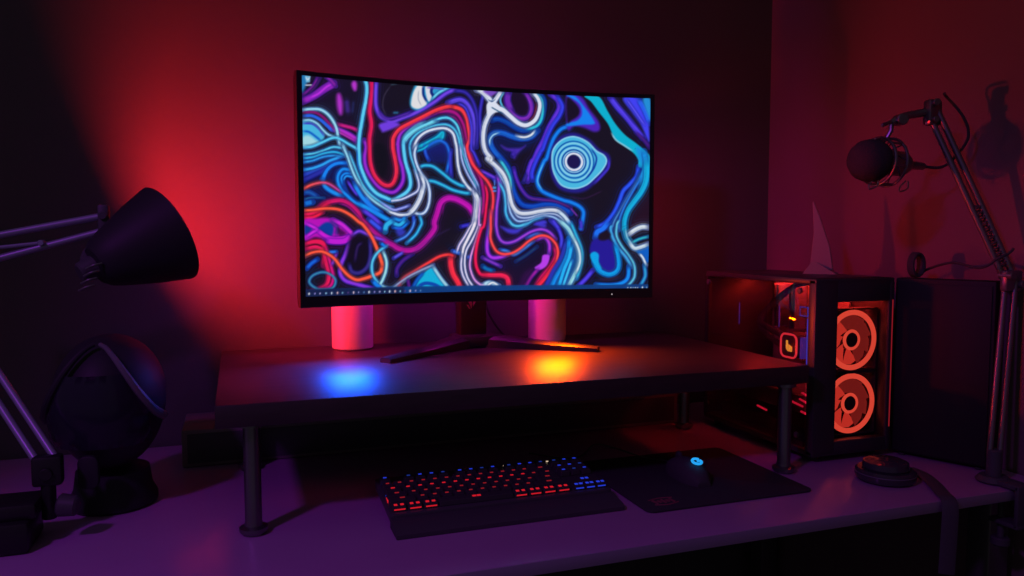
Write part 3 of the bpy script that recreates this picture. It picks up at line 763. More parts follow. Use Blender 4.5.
build_screen()
def b(bm):   # curved frame and back shell
    N = 48; ex = 1 + .010 / (SW / 2)
    zb, zt = Z0S - .0215, Z1S + .009
    rows = []
    for i in range(N + 1):
        u = -ex + 2 * ex * i / N
        pr = [(0, zb + .001), (0, zt - .001), (.001, zt), (.014, zt), (.022, zt - .012), (.024, (zt + zb) / 2), (.022, zb + .012), (.014, zb), (.001, zb)]
        rows.append([bm.verts.new(arc(u, o, z)) for o, z in pr])
    for a, c in zip(rows, rows[1:]):
        n = len(a)
        for k in range(n): bm.faces.new((a[k], a[(k + 1) % n], c[(k + 1) % n], c[k]))
    bm.faces.new(rows[0]); bm.faces.new(rows[-1][::-1])
    bmesh.ops.recalc_face_normals(bm, faces=bm.faces[:])
part('housing', mon, M['blackmetal'], b, True)
def b(bm): prism(bm, rrect(.34, .22, .05), 0, .034, Matrix.Translation((MX, MY + .056, .55)) @ Matrix.Rotation(PI / 2, 4, 'X'), bev=.01)
part('rear_cover', mon, M['black'], b, True)
def b(bm): torus(bm, .085, .004, 48, 8, Matrix.Translation((MX, MY + .058, .49)) @ Matrix.Rotation(PI / 2, 4, 'X'))
tag(part('back_light', mon, M['backlight'], b, True), 'magenta light ring on the back')
def b(bm):
    t = arc(.775, -.0006, Z0S - .0125)
    ball(bm, t, .0012, (1, .5, 1), u=10, v=8)
tag(part('power_light', mon, M['led'], b, True), 'tiny white power light')
def b(bm):
    box(bm, (.487, 1.648, .405), (.062, .044, .40), bev=.006)
part('stand_neck', mon, M['blackmetal'], b, True)
def b(bm):
    mx = Matrix.Translation((.482, 1.6255, .302)) @ Matrix.Rotation(PI / 2, 4, 'X')
    for poly in (((-.012, .012), (-.004, .012), (.001, -.002), (-.001, -.012)), ((.014, .012), (.007, .012), (.003, .002), (.003, -.008)), ((-.012, -.004), (-.008, -.004), (-.003, -.013), (-.006, -.013))):
        prism(bm, poly, 0, .0012, mx)
tag(part('emblem', mon, M['emblem'], b, True), 'small angular emblem on the neck')
def b(bm):   # V-shaped foot
    for sx in (-1, 1):
        P = [(.489 + sx * .01, 1.64), (.489 + sx * .05, 1.61), (.489 + sx * .13, 1.548), (.489 + sx * .226, 1.472)]
        w = [.030, .026, .020, .013]; h = [.026, .025, .017, .010]
        t = bmesh.new(); rows = []
        for i, (x, y) in enumerate(P):
            q = P[min(i + 1, 3)]; p = P[max(i - 1, 0)]
            d = Vector((q[0] - p[0], q[1] - p[1])).normalized(); nrm = Vector((-d.y, d.x))
            rows.append([t.verts.new((x + nrm.x * a * w[i], y + nrm.y * a * w[i], RZ + z)) for a, z in ((-1, 0), (-1, h[i] * .7), (-.6, h[i]), (.6, h[i]), (1, h[i] * .7), (1, 0))])
        for a, c in zip(rows, rows[1:]):
            for k in range(6): t.faces.new((a[k], a[(k + 1) % 6], c[(k + 1) % 6], c[k]))
        t.faces.new(rows[0]); t.faces.new(rows[-1])
        bmesh.ops.recalc_face_normals(t, faces=t.faces[:])
        merge(bm, t)
    box(bm, (.489, 1.635, RZ + .0135), (.10, .075, .027), bev=.008)
part('stand_foot', mon, M['blackmetal'], b, True)
# the two little light bars under the screen's lower edge
for nm, x, m, lb in (('light_bar', .175, 'ledblue', 'blue light bar under the lower edge'), ('light_bar', .655, 'ledorange', 'orange light bar under the lower edge')):
    u = (x - MX) / (SW / 2)
    def b(bm):
        p = arc(u, .008, Z0S - .0206); box(bm, p, (.022, .005, .002), bev=.0004)
    tag(part(nm, mon, M[m], b, True), lb)

cab = bmesh.new()
tube(cab, [(.526, 1.668, .31), (.537, 1.676, .275), (.565, 1.688, .235), (.60, 1.71, RZ + .004), (.66, 1.735, RZ + .003)], .0028, 8, smooth=8)
tag(link('power_cable', cab, M['rubber']), 'thin cable running down behind the monitor stand neck to the raised shelf', 'cable')

# ------------------------------------------------------------------ two cylinders behind the monitor
def cylinder_lamp(x, y, label):
    t = thing('cylinder_speaker', label, 'speaker', (x, y, RZ))
    def b(bm): lathe(bm, [(0, .0), (.040, 0), (.0435, .003), (.044, .008), (.044, .150), (.042, .156), (.038, .158), (0, .158)], 56)
    part('body', t, M['cyl'], b)
    def b(bm): lathe(bm, [(0, .158), (.036, .158), (.036, .160), (.020, .1605), (0, .1605)], 40)
    part('top_plate', t, M['black'], b)
    return t
cylinder_lamp(.232, 1.692, 'smooth upright cylinder lit bright orange-red, left of the monitor stand')
cylinder_lamp(.679, 1.672, 'smooth upright cylinder lit magenta on one side, right of the monitor stand')

# ------------------------------------------------------------------ low box on the desk behind
def b_low():
    t = thing('low_shelf', 'long low dark box at the back of the desk under the raised shelf', 'box', (.45, 1.685, 0))
    def b(bm): box(bm, (.44, 1.68, .0365), (1.10, .155, .073), bev=.003)
    part('body', t, M['box'], b, True)
    def b(bm): box(bm, (.44, 1.6015, .036), (1.08, .002, .058), bev=.0008)
    part('front_panel', t, M['black'], b, True)
b_low()

# ------------------------------------------------------------------ desk lamp
A = Vector((.79, .42, .39)).normalized()
RIM = Vector((-.117, 1.530, .452)); LS = 1.23
lamp = thing('desk_lamp', 'black jointed desk lamp with a bell shade and red bulb turned to the wall', 'lamp', (-.30, 1.30, 0))
FR = Matrix.Translation(RIM) @ frame_of(A) @ Matrix.Scale(LS, 4)
def b(bm):
    prof = [(.0, -.112), (.016, -.112), (.026, -.110), (.034, -.102), (.041, -.088), (.050, -.066), (.060, -.040), (.068, -.016), (.073, .0), (.0715, .0), (.0665, -.016), (.0585, -.040), (.0485, -.066), (.0395, -.087), (.031, -.100), (.0, -.104)]
    lathe(bm, prof, 56, FR)
part('lamp_shade', lamp, M['shade'], b, True)
def b(bm):
    ball(bm, (0, 0, -.034), .024, mx=FR, u=20, v=12)
tag(part('bulb', lamp, M['bulb'], b, True), 'glowing red bulb')
def b(bm): lathe(bm, [(0, -.103), (.017, -.103), (.017, -.062), (.013, -.056), (0, -.056)], 24, FR)
part('bulb_socket', lamp, M['black'], b, True)
J = Vector((-.220, 1.53, .471)); E = Vector((-.482, 1.51, .404)); B0 = Vector((-.272, 1.292, .115))
APX = RIM - A * .134
def b(bm):
    cyl(bm, APX + A * .006, APX - A * .03, .021, .017, 24, bev=.003)
    tube(bm, [APX - A * .02, (APX - A * .02) * .5 + J * .5 + Vector((-.01, -.005, -.012)), J + Vector((0, 0, -.03))], .009, 10, smooth=6)
    box(bm, J + Vector((0, 0, -.005)), (.018, .02, .075), bev=.004)
    for dz in (.013, -.013): cyl(bm, J + Vector((0, -.016, dz)), J + Vector((0, .016, dz)), .007, n=14, bev=.001)
part('head_joint', lamp, M['black'], b, True)
for k in range(4):
    def b(bm):
        c = APX - A * .008 + Vector((.012, -.026, -.012)) + Vector((-.004 * k, 0, .012 * (1.5 - k)))
        tube(bm, [c + Vector((-.016, -.004, -.007)), c + Vector((-.004, -.008, -.001)), c + Vector((.008, -.004, .002))], .0021, 8, smooth=4)
    part('cooling_rib', lamp, M['chrome'], b, True)
for dz in (.013, -.013):
    def b(bm): cyl(bm, J + Vector((0, 0, dz)), E + Vector((0, 0, dz * 1.8)), .0062, n=16)
    part('upper_rod', lamp, M['armrod'], b, True)
def b(bm):
    p = J + (E - J) * .36 + Vector((0, -.004, -.010)); q = J + (E - J) * .98 + Vector((0, -.004, .012))
    cyl(bm, p, q, .0032, n=10)
    cyl(bm, p + Vector((0, -.012, 0)), p + Vector((0, .010, 0)), .0052, n=14, bev=.001)
part('tension_spring', lamp, M['armrod'], b, True)
def b(bm):
    box(bm, E + Vector((0, 0, .005)), (.024, .022, .095), bev=.006)
    cyl(bm, E + Vector((0, -.018, 0)), E + Vector((0, .018, 0)), .013, n=20, bev=.002)
part('elbow_joint', lamp, M['black'], b, True)
for dx in (-.013, .013):
    def b(bm): cyl(bm, B0 + Vector((dx, 0, 0)), E + Vector((dx, 0, -.02)), .0056, n=16)
    part('lower_rod', lamp, M['armrod'], b, True)
def b(bm):
    box(bm, B0 + Vector((0, 0, -.012)), (.04, .024, .045), bev=.005)
    cyl(bm, (B0.x, B0.y, .03), B0 + Vector((0, 0, -.02)), .010, n=20, bev=.001)
    cyl(bm, B0 + Vector((.0, -.018, -.015)), B0 + Vector((0, .018, -.015)), .009, n=18, bev=.001)
part('base_joint', lamp, M['blackmetal'], b, True)
def b(bm):
    box(bm, (B0.x - .068, B0.y - .01, .0225), (.105, .095, .045), bev=.006)
    box(bm, (B0.x - .045, B0.y - .01, .056), (.075, .07, .024), bev=.006)
part('base', lamp, M['blackmetal'], b, True)
def b(bm):
    cyl(bm, (B0.x + .016, B0.y - .02, .055), (B0.x + .042, B0.y - .024, .052), .017, .015, 20, bev=.003)
part('clamp_knob', lamp, M['black'], b, True)

# ------------------------------------------------------------------ helmet at the left
HX, HY = -.205, 1.43
hel = thing('helmet', 'black rounded helmet in shadow on the desk left of the raised shelf', 'helmet', (HX, HY, 0), math.radians(-6))
def b(bm):
    ball(bm, (0, 0, .185), .094, (.90, 1.12, 1.08), u=40, v=28)
    bm.verts.ensure_lookup_table()
    for v in bm.verts:
        if v.co.z < .17:      # jaw: straighter walls, narrowing to a chin in front
            k = (.17 - v.co.z) / .17
            v.co.z = .17 - (.17 - v.co.z) * 1.25
            v.co.x *= 1 + .10 * k; v.co.y *= 1 + .06 * k
        if v.co.z < .052: v.co.z = .052
part('shell', hel, M['helm'], b, sharp=50)
for side, bm_ in ((-1, 'helm'), (1, 'grey')):
    def b(bm):
        P = []
        for i in range(15):
            a = i / 14
            x = side * (.004 + .083 * a ** .85); z = .278 - .125 * a ** 1.25
            y = -.1135 * math.sqrt(max(0, 1 - (x / .094) ** 2 - ((z - .185) / .112) ** 2)) - .004
            P.append((x, y, z))
        tube(bm, P, lambda t: .0035 + .004 * t, 10)
    part('brow_edge', hel, M[bm_], b)  # right edge in a lighter material, the light on it put into the colour
def b(bm):
    n = 18; rows = []
    for j in range(9):
        z = .118 + .115 * j / 8; row = []
        for i in range(n + 1):
            hw = .074 * (1 - .45 * max(0, (z - .17) / .063))
            x = -hw + 2 * hw * i / n
            kz = (z - .185) / (.112 if z > .185 else .16)
            y = -.112 * math.sqrt(max(.02, 1 - (x / .096) ** 2 - kz ** 2)) - .003
            row.append(bm.verts.new((x, y, z)))
        rows.append(row)
    fs = []
    for a, c in zip(rows, rows[1:]):
        for i in range(n): fs.append(bm.faces.new((a[i], a[i + 1], c[i + 1], c[i])))
    bmesh.ops.solidify(bm, geom=fs, thickness=.003)
part('visor', hel, M['visor'], b, sharp=60)
def b(bm): lathe(bm, [(0, 0), (.064, 0), (.068, .004), (.068, .014), (.060, .03), (.056, .060), (0, .060)], 44)
part('stand', hel, M['helm'], b)
def b(bm): prism(bm, rrect(.03, .052, .012), 0, .012, Matrix.Translation((-.008, -.100, .085)) @ Matrix.Rotation(PI / 2, 4, 'X'), bev=.003)
part('chin_vent', hel, M['helm'], b)

# ------------------------------------------------------------------ keyboard
KX, KY = .401, 1.212
kb = thing('keyboard', 'black backlit keyboard with red and blue lit keys and a wrist rest', 'keyboard', (KX, KY, 0), 0)
KW = .377
TK = math.radians(5.0)
KM = Matrix.Translation((0, -.045, .0160)) @ Matrix.Rotation(TK, 4, 'X')
def b(bm): prism(bm, rrect(KW, .150, .006), -.008, .006, KM @ Matrix.Translation((0, .065, 0)), bev=.0015)
part('case', kb, M['black'], b)
def b(bm):
    prism(bm, [(-.101, .0), (-.050, .0), (-.050, .0155), (-.058, .0165), (-.095, .010), (-.101, .006)], -KW / 2, KW / 2,
          Matrix(((0, 0, 1, 0), (1, 0, 0, 0), (0, 1, 0, 0), (0, 0, 0, 1))))
part('wrist_rest', kb, M['matte'], b)
for x in (-.15, .15):
    def b(bm): box(bm, (x, .078, .0085), (.02, .012, .017), bev=.002)
    part('foot', kb, M['rubber'], b)
U = KW / 18.7
rows_ = [
    (5.35, [(0, 1), (2, 1), (3, 1), (4, 1), (5, 1), (6.5, 1), (7.5, 1), (8.5, 1), (9.5, 1), (11, 1), (12, 1), (13, 1), (14, 1), (15.3, 1), (16.3, 1), (17.3, 1)]),
    (4.1, [(i, 1) for i in range(13)] + [(13, 2), (15.3, 1), (16.3, 1), (17.3, 1)]),
    (3.1, [(0, 1.5)] + [(1.5 + i, 1) for i in range(12)] + [(13.5, 1.5), (15.3, 1), (16.3, 1), (17.3, 1)]),
    (2.1, [(0, 1.75)] + [(1.75 + i, 1) for i in range(11)] + [(12.75, 2.25)]),
    (1.1, [(0, 2.25)] + [(2.25 + i, 1) for i in range(10)] + [(12.25, 2.75), (16.3, 1)]),
    (.1, [(0, 1.25), (1.25, 1.25), (2.5, 1.25), (3.75, 6.25), (10, 1.25), (11.25, 1.25), (12.5, 1.25), (13.75, 1.25), (15.3, 1), (16.3, 1), (17.3, 1)]),
]
cache = {}
def keymesh(w, leg, mname):
    k = (w, leg, mname)
    if k in cache: return cache[k]
    bm = bmesh.new()
    x0, x1, y0, y1 = .0006, w * U - .0006, .0006, U - .0006
    ins = .0022
    lo = [bm.verts.new(p) for p in ((x0, y0, 0), (x1, y0, 0), (x1, y1, 0), (x0, y1, 0))]
    hi = [bm.verts.new(p) for p in ((x0 + ins, y0 + ins * .7, .008), (x1 - ins, y0 + ins * .7, .008), (x1 - ins, y1 - ins * 1.2, .0085), (x0 + ins, y1 - ins * 1.2, .0085))]
    bm.faces.new(lo[::-1]); bm.faces.new(hi)
    for i in range(4): bm.faces.new((lo[i], lo[(i + 1) % 4], hi[(i + 1) % 4], hi[i]))
    bmesh.ops.bevel(bm, geom=bm.edges[:], offset=.0006, segments=1, affect='EDGES')
    for f in bm.faces: f.material_index = 0
    cx = (x0 + x1) / 2; yl = U * .60
    if leg == 'top':
        box(bm, (cx, yl, .0085), (min(.0038 + .0018 * w, .010), .0030, .0009), mi=1)
    elif leg == 'front':     # row seen with the light spilling from under the front of the cap
        for q in (-.28, .22):
            box(bm, (cx + q * w * U * .8, U * .36, .0084), (.0052, .0050, .0010), mi=1)
        box(bm, (cx, .0011, .0030), (w * U * .7, .0012, .0018), mi=1)
    me = bpy.data.meshes.new('keycap')
    for f in bm.faces: f.smooth = False
    bm.to_mesh(me); bm.free()
    me.materials.append(M['key']); me.materials.append(M[mname])
    cache[k] = me
    return me
cnt = 0
for ri, (ry, keys) in enumerate(rows_):
    for x, w in keys:
        blue = ri == 0 or (x > 15 and ri > 0)
        if w > 5: leg, mn = 'space', 'legred'
        elif ri == 5: leg, mn = 'front', ('legblue' if x > 15 else 'legred')
        elif ri == 4 and x > 15: leg, mn = 'front', 'legblue'
        else:
            leg = 'top'
            mn = ('legblue' if (x * 7 + ri) % 3 < 1.6 else 'legbluedim') if blue else ('legred' if (int(x * 4) * 5 + ri * 3) % 5 < 2 and x < 12.5 else 'legreddim')
        if leg == 'space':
            me = keymesh(w, 'none', 'legred').copy()
        else: me = keymesh(w, leg, mn)
        o = bpy.data.objects.new('keycap', me); C.objects.link(o); o.parent = kb
        o.matrix_local = KM @ Matrix.Translation((-KW / 2 + .0035 + x * U, -.003 + ry * U, .0066))
        if leg == 'space':
            bm = bmesh.new(); bm.from_mesh(me)
            for xx in (.47, .53): box(bm, (w * U * xx, U * .4, .0084), (.0062, .0045, .0010), mi=1)
            bm.to_mesh(me); bm.free()
for xx in (.045, .128):
    def b(bm): box(bm, (xx, .134, .0068), (.004, .003, .001), mx=KM)
    tag(part('indicator_light', kb, M['legwhite'], b), 'tiny white indicator light')
def b(bm): tube(bm, [KM @ Vector((-.1795, .11, .0075)), KM @ Vector((-.1810, .085, .0075)), KM @ Vector((-.1822, .06, .0075))], .0018, 8)
part('side_light', kb, M['legblue'], b)
def b(bm): tube(bm, [KM @ Vector((-.1822, .058, .0075)), KM @ Vector((-.1835, .035, .0075))], .0018, 8)
part('side_light', kb, M['legred'], b)

# ------------------------------------------------------------------ mouse pad and mouse
PX0, PX1, PY0, PY1 = .618, .948, 1.082, 1.374
pad = thing('mouse_pad', 'black cloth mouse pad with a dim red printed mark in its near corner', 'mouse pad', ((PX0 + PX1) / 2, (PY0 + PY1) / 2, 0))
def b(bm): prism(bm, rrect(PX1 - PX0, PY1 - PY0, .014), 0, .0035, bev=.001)
part('mat', pad, M['cloth'], b)
def b(bm):
    c = Vector((-.118, -.110, .0036))
    for i in range(5):
        x = -.016 + .008 * i; h = .011 if i % 2 == 0 else .007
        prism(bm, [(x, -h), (x + .005, -h * .6), (x + .003, h), (x - .003, h * .6)], 0, .0004, Matrix.Translation(c))
    tube(bm, [c + Vector((-.022, -.012, 0)), c + Vector((0, -.017, 0)), c + Vector((.024, -.010, 0))], .0012, 6, smooth=5)
    tube(bm, [c + Vector((-.022, .010, 0)), c + Vector((0, .015, 0)), c + Vector((.024, .012, 0))], .0012, 6, smooth=5)
tag(part('printed_mark', pad, M['padlogo'], b), 'dim red printed mark')
mouse = thing('mouse', 'black computer mouse with a glowing blue logo on the mouse pad', 'mouse', (.777, 1.220, .0036), math.radians(-4))
def b(bm):
    L, W, H = .124, .066, .039
    rows = []
    for i in range(17):
        t = i / 16; y = -L / 2 + L * t
        w = W / 2 * (math.sin(PI * min(max(t, .035), .965)) ** .42) * (1 - .10 * math.sin(PI * t))
        h = H * (math.sin(PI * (t * .86 + .04)) ** .62) * (1.06 - .25 * t)
        row = []
        for k in range(15):
            a = PI * k / 14
            row.append(bm.verts.new((w * math.cos(a), y, h * math.sin(a) ** .75)))
        rows.append(row)
    for a, c in zip(rows, rows[1:]):
        for k in range(14): bm.faces.new((a[k], a[k + 1], c[k + 1], c[k]))
        bm.faces.new((a[0], c[0], c[14], a[14]))
    bm.faces.new(rows[0]); bm.faces.new(rows[-1])
    bmesh.ops.recalc_face_normals(bm, faces=bm.faces[:])
part('shell', mouse, M['matte'], b, sharp=55)
def b(bm): cyl(bm, (-.004, .034, .030), (.004, .034, .030), .009, n=20, bev=.002)
part('scroll_wheel', mouse, M['rubber'], b)
def b(bm):
    mx = Matrix.Translation((0, -.034, .0385)) @ Matrix.Rotation(math.radians(16), 4, 'X')
    P = [mx @ Vector((.0085 * math.cos(math.radians(a)), .0085 * math.sin(math.radians(a)), 0)) for a in range(40, 345, 15)]
    tube(bm, P, .0024, 8)
    tube(bm, [mx @ Vector((.0082, -.003, 0)), mx @ Vector((.0085, .001, 0)), mx @ Vector((.001, .001, 0))], .0022, 8)
tag(part('logo', mouse, M['mouselogo'], b), 'glowing blue curled logo')
def b(bm): tube(bm, [(0, .058, .008), (-.005, .09, .006), (-.03, .13, .003), (-.075, .17, .014), (-.115, .175, .022), (-.15, .16, .006), (-.19, .17, .002), (-.24, .22, .002)], .0016, 8, smooth=8)
part('cord', mouse, M['rubber'], b)

# ------------------------------------------------------------------ computer tower
TX0, TX1, TY0, TY1, TZ = 1.056, 1.252, 1.216, 1.592, .365
tw = thing('computer_tower', 'black computer tower with a glass side and two red lit front fans', 'computer', ((TX0 + TX1) / 2, (TY0 + TY1) / 2, 0))
tcx, tcy = (TX0 + TX1) / 2, (TY0 + TY1) / 2
TWd, TDp = TX1 - TX0, TY1 - TY0
def b(bm):   # open chassis: top, bottom, back, right panel
    box(bm, (tcx, tcy, TZ - .006), (TWd, TDp, .012), bev=.003)
    box(bm, (tcx, tcy, .018), (TWd, TDp, .012), bev=.003)
    box(bm, (tcx, TY1 - .004, TZ / 2 + .006), (TWd, .008, TZ - .03), bev=.001)
    box(bm, (TX1 - .003, tcy, TZ / 2 + .006), (.006, TDp, TZ - .03), bev=.001)
    for y, w in ((TY1 - .006, .012),): box(bm, (TX0 + .005, y, TZ / 2 + .006), (.008, w, TZ - .03), bev=.001)
part('chassis', tw, M['tower'], b, True)
for x in (TX0 + .025, TX1 - .025):
    for y in (TY0 + .03, TY1 - .03):
        def b(bm): cyl(bm, (x, y, 0), (x, y, .013), .012, n=16, bev=.002)
        part('foot', tw, M['rubber'], b, True)
def b(bm):   # front bezel with a tall opening
    ox0, ox1, oz0, oz1 = TX0 + .056, TX1 - .012, .040, .318
    y0, d = TY0 + .011, .022
    box(bm, ((TX0 + ox0) / 2, y0, TZ / 2 + .006), (ox0 - TX0, d, TZ - .012), bev=.004)
    box(bm, ((TX1 + ox1) / 2, y0, TZ / 2 + .006), (TX1 - ox1, d, TZ - .012), bev=.003)
    box(bm, ((ox0 + ox1) / 2, y0, (oz1 + TZ) / 2), (ox1 - ox0 + .004, d, TZ - oz1), bev=.003)
    box(bm, ((ox0 + ox1) / 2, y0, (oz0 + .012) / 2), (ox1 - ox0 + .004, d, oz0 - .012), bev=.003)
part('front_bezel', tw, M['tower'], b, True)
def b(bm): box(bm, (tcx + .022, TY0 + .004, .179), (TWd - .074, .003, .276))
part('front_glass', tw, M['frontglass'], b, True)
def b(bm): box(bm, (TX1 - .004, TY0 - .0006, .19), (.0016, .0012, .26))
tag(part('edge_line', tw, M['redline'], b, True), 'thin red reflection along the front edge, painted as a glowing line')
def b(bm): box(bm, (TX0 - .001, (TY0 + .02 + TY1) / 2, TZ / 2 + .008), (.003, TDp - .026, TZ - .04), bev=.0006)
tag(part('side_glass', tw, M['glass'], b, True), 'tinted glass side panel')
for y in (TY0 + .04, TY1 - .02):
    for z in (.05, TZ - .025):
        def b(bm): cyl(bm, (TX0 - .0075, y, z), (TX0 - .002, y, z), .006, n=18, bev=.001)
        part('thumb_screw', tw, M['black'], b, True)
FXc, FY = 1.179, TY0 + .043
for fz in (.2365, .1055):
    fan = bpy.data.objects.new('fan', None); C.objects.link(fan); fan.parent = tw
    fan.location = Vector((FXc, FY, fz)) - tw.location
    FM = Matrix.Translation((0, 0, 0)) @ Matrix.Rotation(PI / 2, 4, 'X')     # local z -> -Y (towards the front)
    bm = bmesh.new()
    for s in (-1, 1):
        box(bm, (0, 0, s * .0635), (.130, .022, .003)); box(bm, (s * .0635, 0, 0), (.003, .022, .130))
    lathe(bm, [(.0615, -.011), (.0625, -.011), (.0625, .009), (.0615, .009), (.0615, -.011)], 56, FM)
    link('frame', bm, M['matte'], fan)
    bm = bmesh.new()
    lathe(bm, [(.0515, .0085), (.0620, .0085), (.0620, .0105), (.0515, .0105), (.0515, .0085)], 64, FM)
    tag(link('light_ring', bm, M['fanring'], fan), 'glowing red outer ring')
    bm = bmesh.new()
    for k in range(9):
        a0 = 2 * PI * k / 9
        t = bmesh.new(); rr = []
        for j in range(7):
            r = .021 + .0315 * j / 6; sw = .16 * j / 6
            wv = (.90 + .06 * j / 6)
            lead = (r * math.cos(a0 + sw), r * math.sin(a0 + sw), .006)
            mid = (r * math.cos(a0 + sw + wv * .5), r * math.sin(a0 + sw + wv * .5), .0005)
            trail = (r * math.cos(a0 + sw + wv), r * math.sin(a0 + sw + wv), -.006)
            rr.append([t.verts.new(lead), t.verts.new(mid), t.verts.new(trail)])
        fs = []
        for p, q in zip(rr, rr[1:]):
            for i in range(2): fs.append(t.faces.new((p[i], p[i + 1], q[i + 1], q[i])))
        bmesh.ops.solidify(t, geom=fs, thickness=.0012)
        merge(bm, t, 0 if k in (3, 4, 5, 6) else 1, FM)
    link('blades', bm, [M['fanblade'], M['fandark']], fan, 50)
    bm = bmesh.new(); lathe(bm, [(.0155, .006), (.0205, .006), (.0215, .008), (.0205, .0098), (.0155, .0098), (.0155, .006)], 40, FM)
    tag(link('hub_ring', bm, M['fanring'], fan), 'glowing red hub ring')
    bm = bmesh.new(); lathe(bm, [(0, -.006), (.020, -.006), (.020, .0055), (.0152, .0062), (.0150, .0088), (.012, .0095), (0, .0095)], 36, FM)
    link('hub', bm, M['matte'], fan)
# insides
def b(bm): box(bm, (TX1 - .014, tcy + .04, .215), (.004, .245, .245))
part('motherboard', tw, M['board'], b, True)
def b(bm):
    box(bm, (TX0 + .112, 1.41, .098), (.142, .27, .038), bev=.004)
    for k in range(3): lathe(bm, [(.030, 0), (.034, 0), (.034, .004), (.030, .004), (.030, 0)], 28, Matrix.Translation((TX0 + .11, 1.33 + .08 * k, .0785)) @ Matrix.Rotation(PI, 4, 'X'))
part('graphics_card', tw, M['grey'], b, True)
for y0, y1, z in ((1.40, 1.432, .066), (1.285, 1.318, .098), (1.275, 1.295, .108), (1.262, 1.29, .083), (1.268, 1.288, .122)):
    def b(bm): tube(bm, [(TX0 + .034, y0, z), (TX0 + .034, y1, z + .004)], .0022, 6)
    tag(part('card_light', tw, M['gpured'], b, True), 'dim red light on the graphics card')
def b(bm): box(bm, (TX0 + .155, 1.40, TZ - .0145), (.03, .30, .003), bev=.0008)  # glowing strip added to brighten the tower interior
tag(part('inside_fill_strip', tw, M['insidefill'], b, True), 'orange-red fill strip added inside the top')
def b(bm): box(bm, (tcx + .01, 1.42, .040), (TWd - .05, .30, .030), bev=.003)
part('power_supply_cover', tw, M['tower'], b, True)
# pump: a rounded square block with a lit ring and mark facing the side glass
PC_ = Vector((TX0 + .062, 1.366, .212))
PMX = Matrix.Translation(PC_) @ Matrix.Rotation(-PI / 2, 4, 'Y') @ Matrix.Rotation(-PI / 2, 4, 'Z')
pump = bpy.data.objects.new('pump_block', None); C.objects.link(pump); pump.parent = tw
pump.location = PC_ - tw.location
def loc(bm): bm.transform(Matrix.Translation(-PC_)); return bm
bm = bmesh.new(); prism(bm, rrect(.052, .052, .012), -.055, 0, PMX, bev=.002); link('body', loc(bm), M['matte'], pump)
bm = bmesh.new(); tube(bm, [PMX @ Vector((x, y, .001)) for x, y in rrect(.050, .050, .013, 5)], .0022, 8, closed=True); tag(link('light_ring', loc(bm), M['pumpring'], pump), 'glowing red ring')
bm = bmesh.new()
for poly in (((-.009, .011), (-.003, .011), (-.003, -.012), (-.009, -.006)), ((-.001, .003), (.010, -.002), (.010, -.012), (-.001, -.012))):
    prism(bm, poly, 0, .001, PMX)
tag(link('logo', loc(bm), M['pumplogo'], pump), 'orange lit mark')
for k, dy in enumerate((.030,)):
    def b(bm): box(bm, (PC_.x + .014, PC_.y - dy, PC_.z - .002), (.016, .006, .046), bev=.001)
    part('violet_strip', tw, M['violet'], b, True)
for k in range(4):
    def b(bm): box(bm, (TX1 - .036, 1.45 + .014 * k + (.03 if k > 1 else 0), .285), (.036, .006, .10), bev=.001)
    part('memory_stick', tw, M['grey'], b, True)
for x, y in ((1.105, 1.525), (1.150, 1.44)):
    def b(bm): box(bm, (x, y, .268), (.0015, .0016, .050))
    part('memory_light', tw, M['violet'], b, True)
def b(bm):
    for q in (0, 1):
        tube(bm, [PC_ + Vector((.02, .02, -.01 + .02 * q)), PC_ + Vector((.0, .06, .01 + .02 * q)), PC_ + Vector((.01, .11, .05)), (1.19, 1.44, .335), (1.20, 1.36 + .03 * q, .345)], .0065, 10, smooth=8)
part('coolant_hose', tw, M['rubber'], b, True)
def b(bm):
    tube(bm, [(1.09, 1.277, .285), (1.09, 1.277, .303), (1.09, 1.300, .303), (1.09, 1.300, .285)], .0018, 6, closed=True)
    tube(bm, [(1.09, 1.276, .28), (1.09, 1.276, .17)], .0018, 6)
tag(part('cable_light', tw, M['bluedim'], b, True), 'dim blue lit strip inside')

# antenna on the tower
ant = thing('antenna', 'pointed fin-shaped antenna standing on top of the computer tower', 'antenna', (1.216, 1.388, TZ), math.radians(-50))
def b(bm):
    P = [(-.030, 0), (.034, 0), (.012, .010), (-.014, .030)]
    t = bmesh.new()
    base = [t.verts.new(p) for p in ((-.034, -.022, 0), (.036, -.022, 0), (.036, .022, 0), (-.034, .022, 0))]
    top = t.verts.new((-.016, 0, .030))
    t.faces.new(base[::-1])
    for i in range(4): t.faces.new((base[i], base[(i + 1) % 4], top))
    merge(bm, t)
part('base', ant, M['fin'], b, sharp=10)
def b(bm):
    prism(bm, [(-.022, .020), (.026, .008), (.018, .060), (-.004, .125), (-.018, .160), (-.020, .158), (-.016, .090)], -.003, .003, Matrix.Rotation(PI / 2, 4, 'X'), bev=.001)
part('blade', ant, M['fin'], b, sharp=20)

# ------------------------------------------------------------------ upright box right of the tower
SA = Vector((1.262, 1.226, 0)); SB = Vector((1.335, 1.060, 0))
ang = math.atan2(SB.y - SA.y, SB.x - SA.x)
SWd, SDp, SH = (SB - SA).length, .036, .3635
sp = thing('upright_box', 'tall plain black upright box in shadow, between the computer tower and the boom arm', 'box', (SA + SB) / 2 + Vector((-math.sin(ang), math.cos(ang), 0)) * (SDp / 2 + .004), ang)
def b(bm): box(bm, (0, 0, SH / 2 + .003), (SWd, SDp, SH - .006), bev=.004)
part('body', sp, M['darkbox'], b)
def b(bm): box(bm, (0, -SDp / 2 - .0015, SH / 2), (SWd - .012, .003, SH - .02), bev=.001)
part('front_panel', sp, M['darkbox'], b)
for x in (-.07, .07):
    for y in (-.01, .01):
        def b(bm): cyl(bm, (x, y, 0), (x, y, .0035), .006, n=14)
        part('foot', sp, M['rubber'], b)

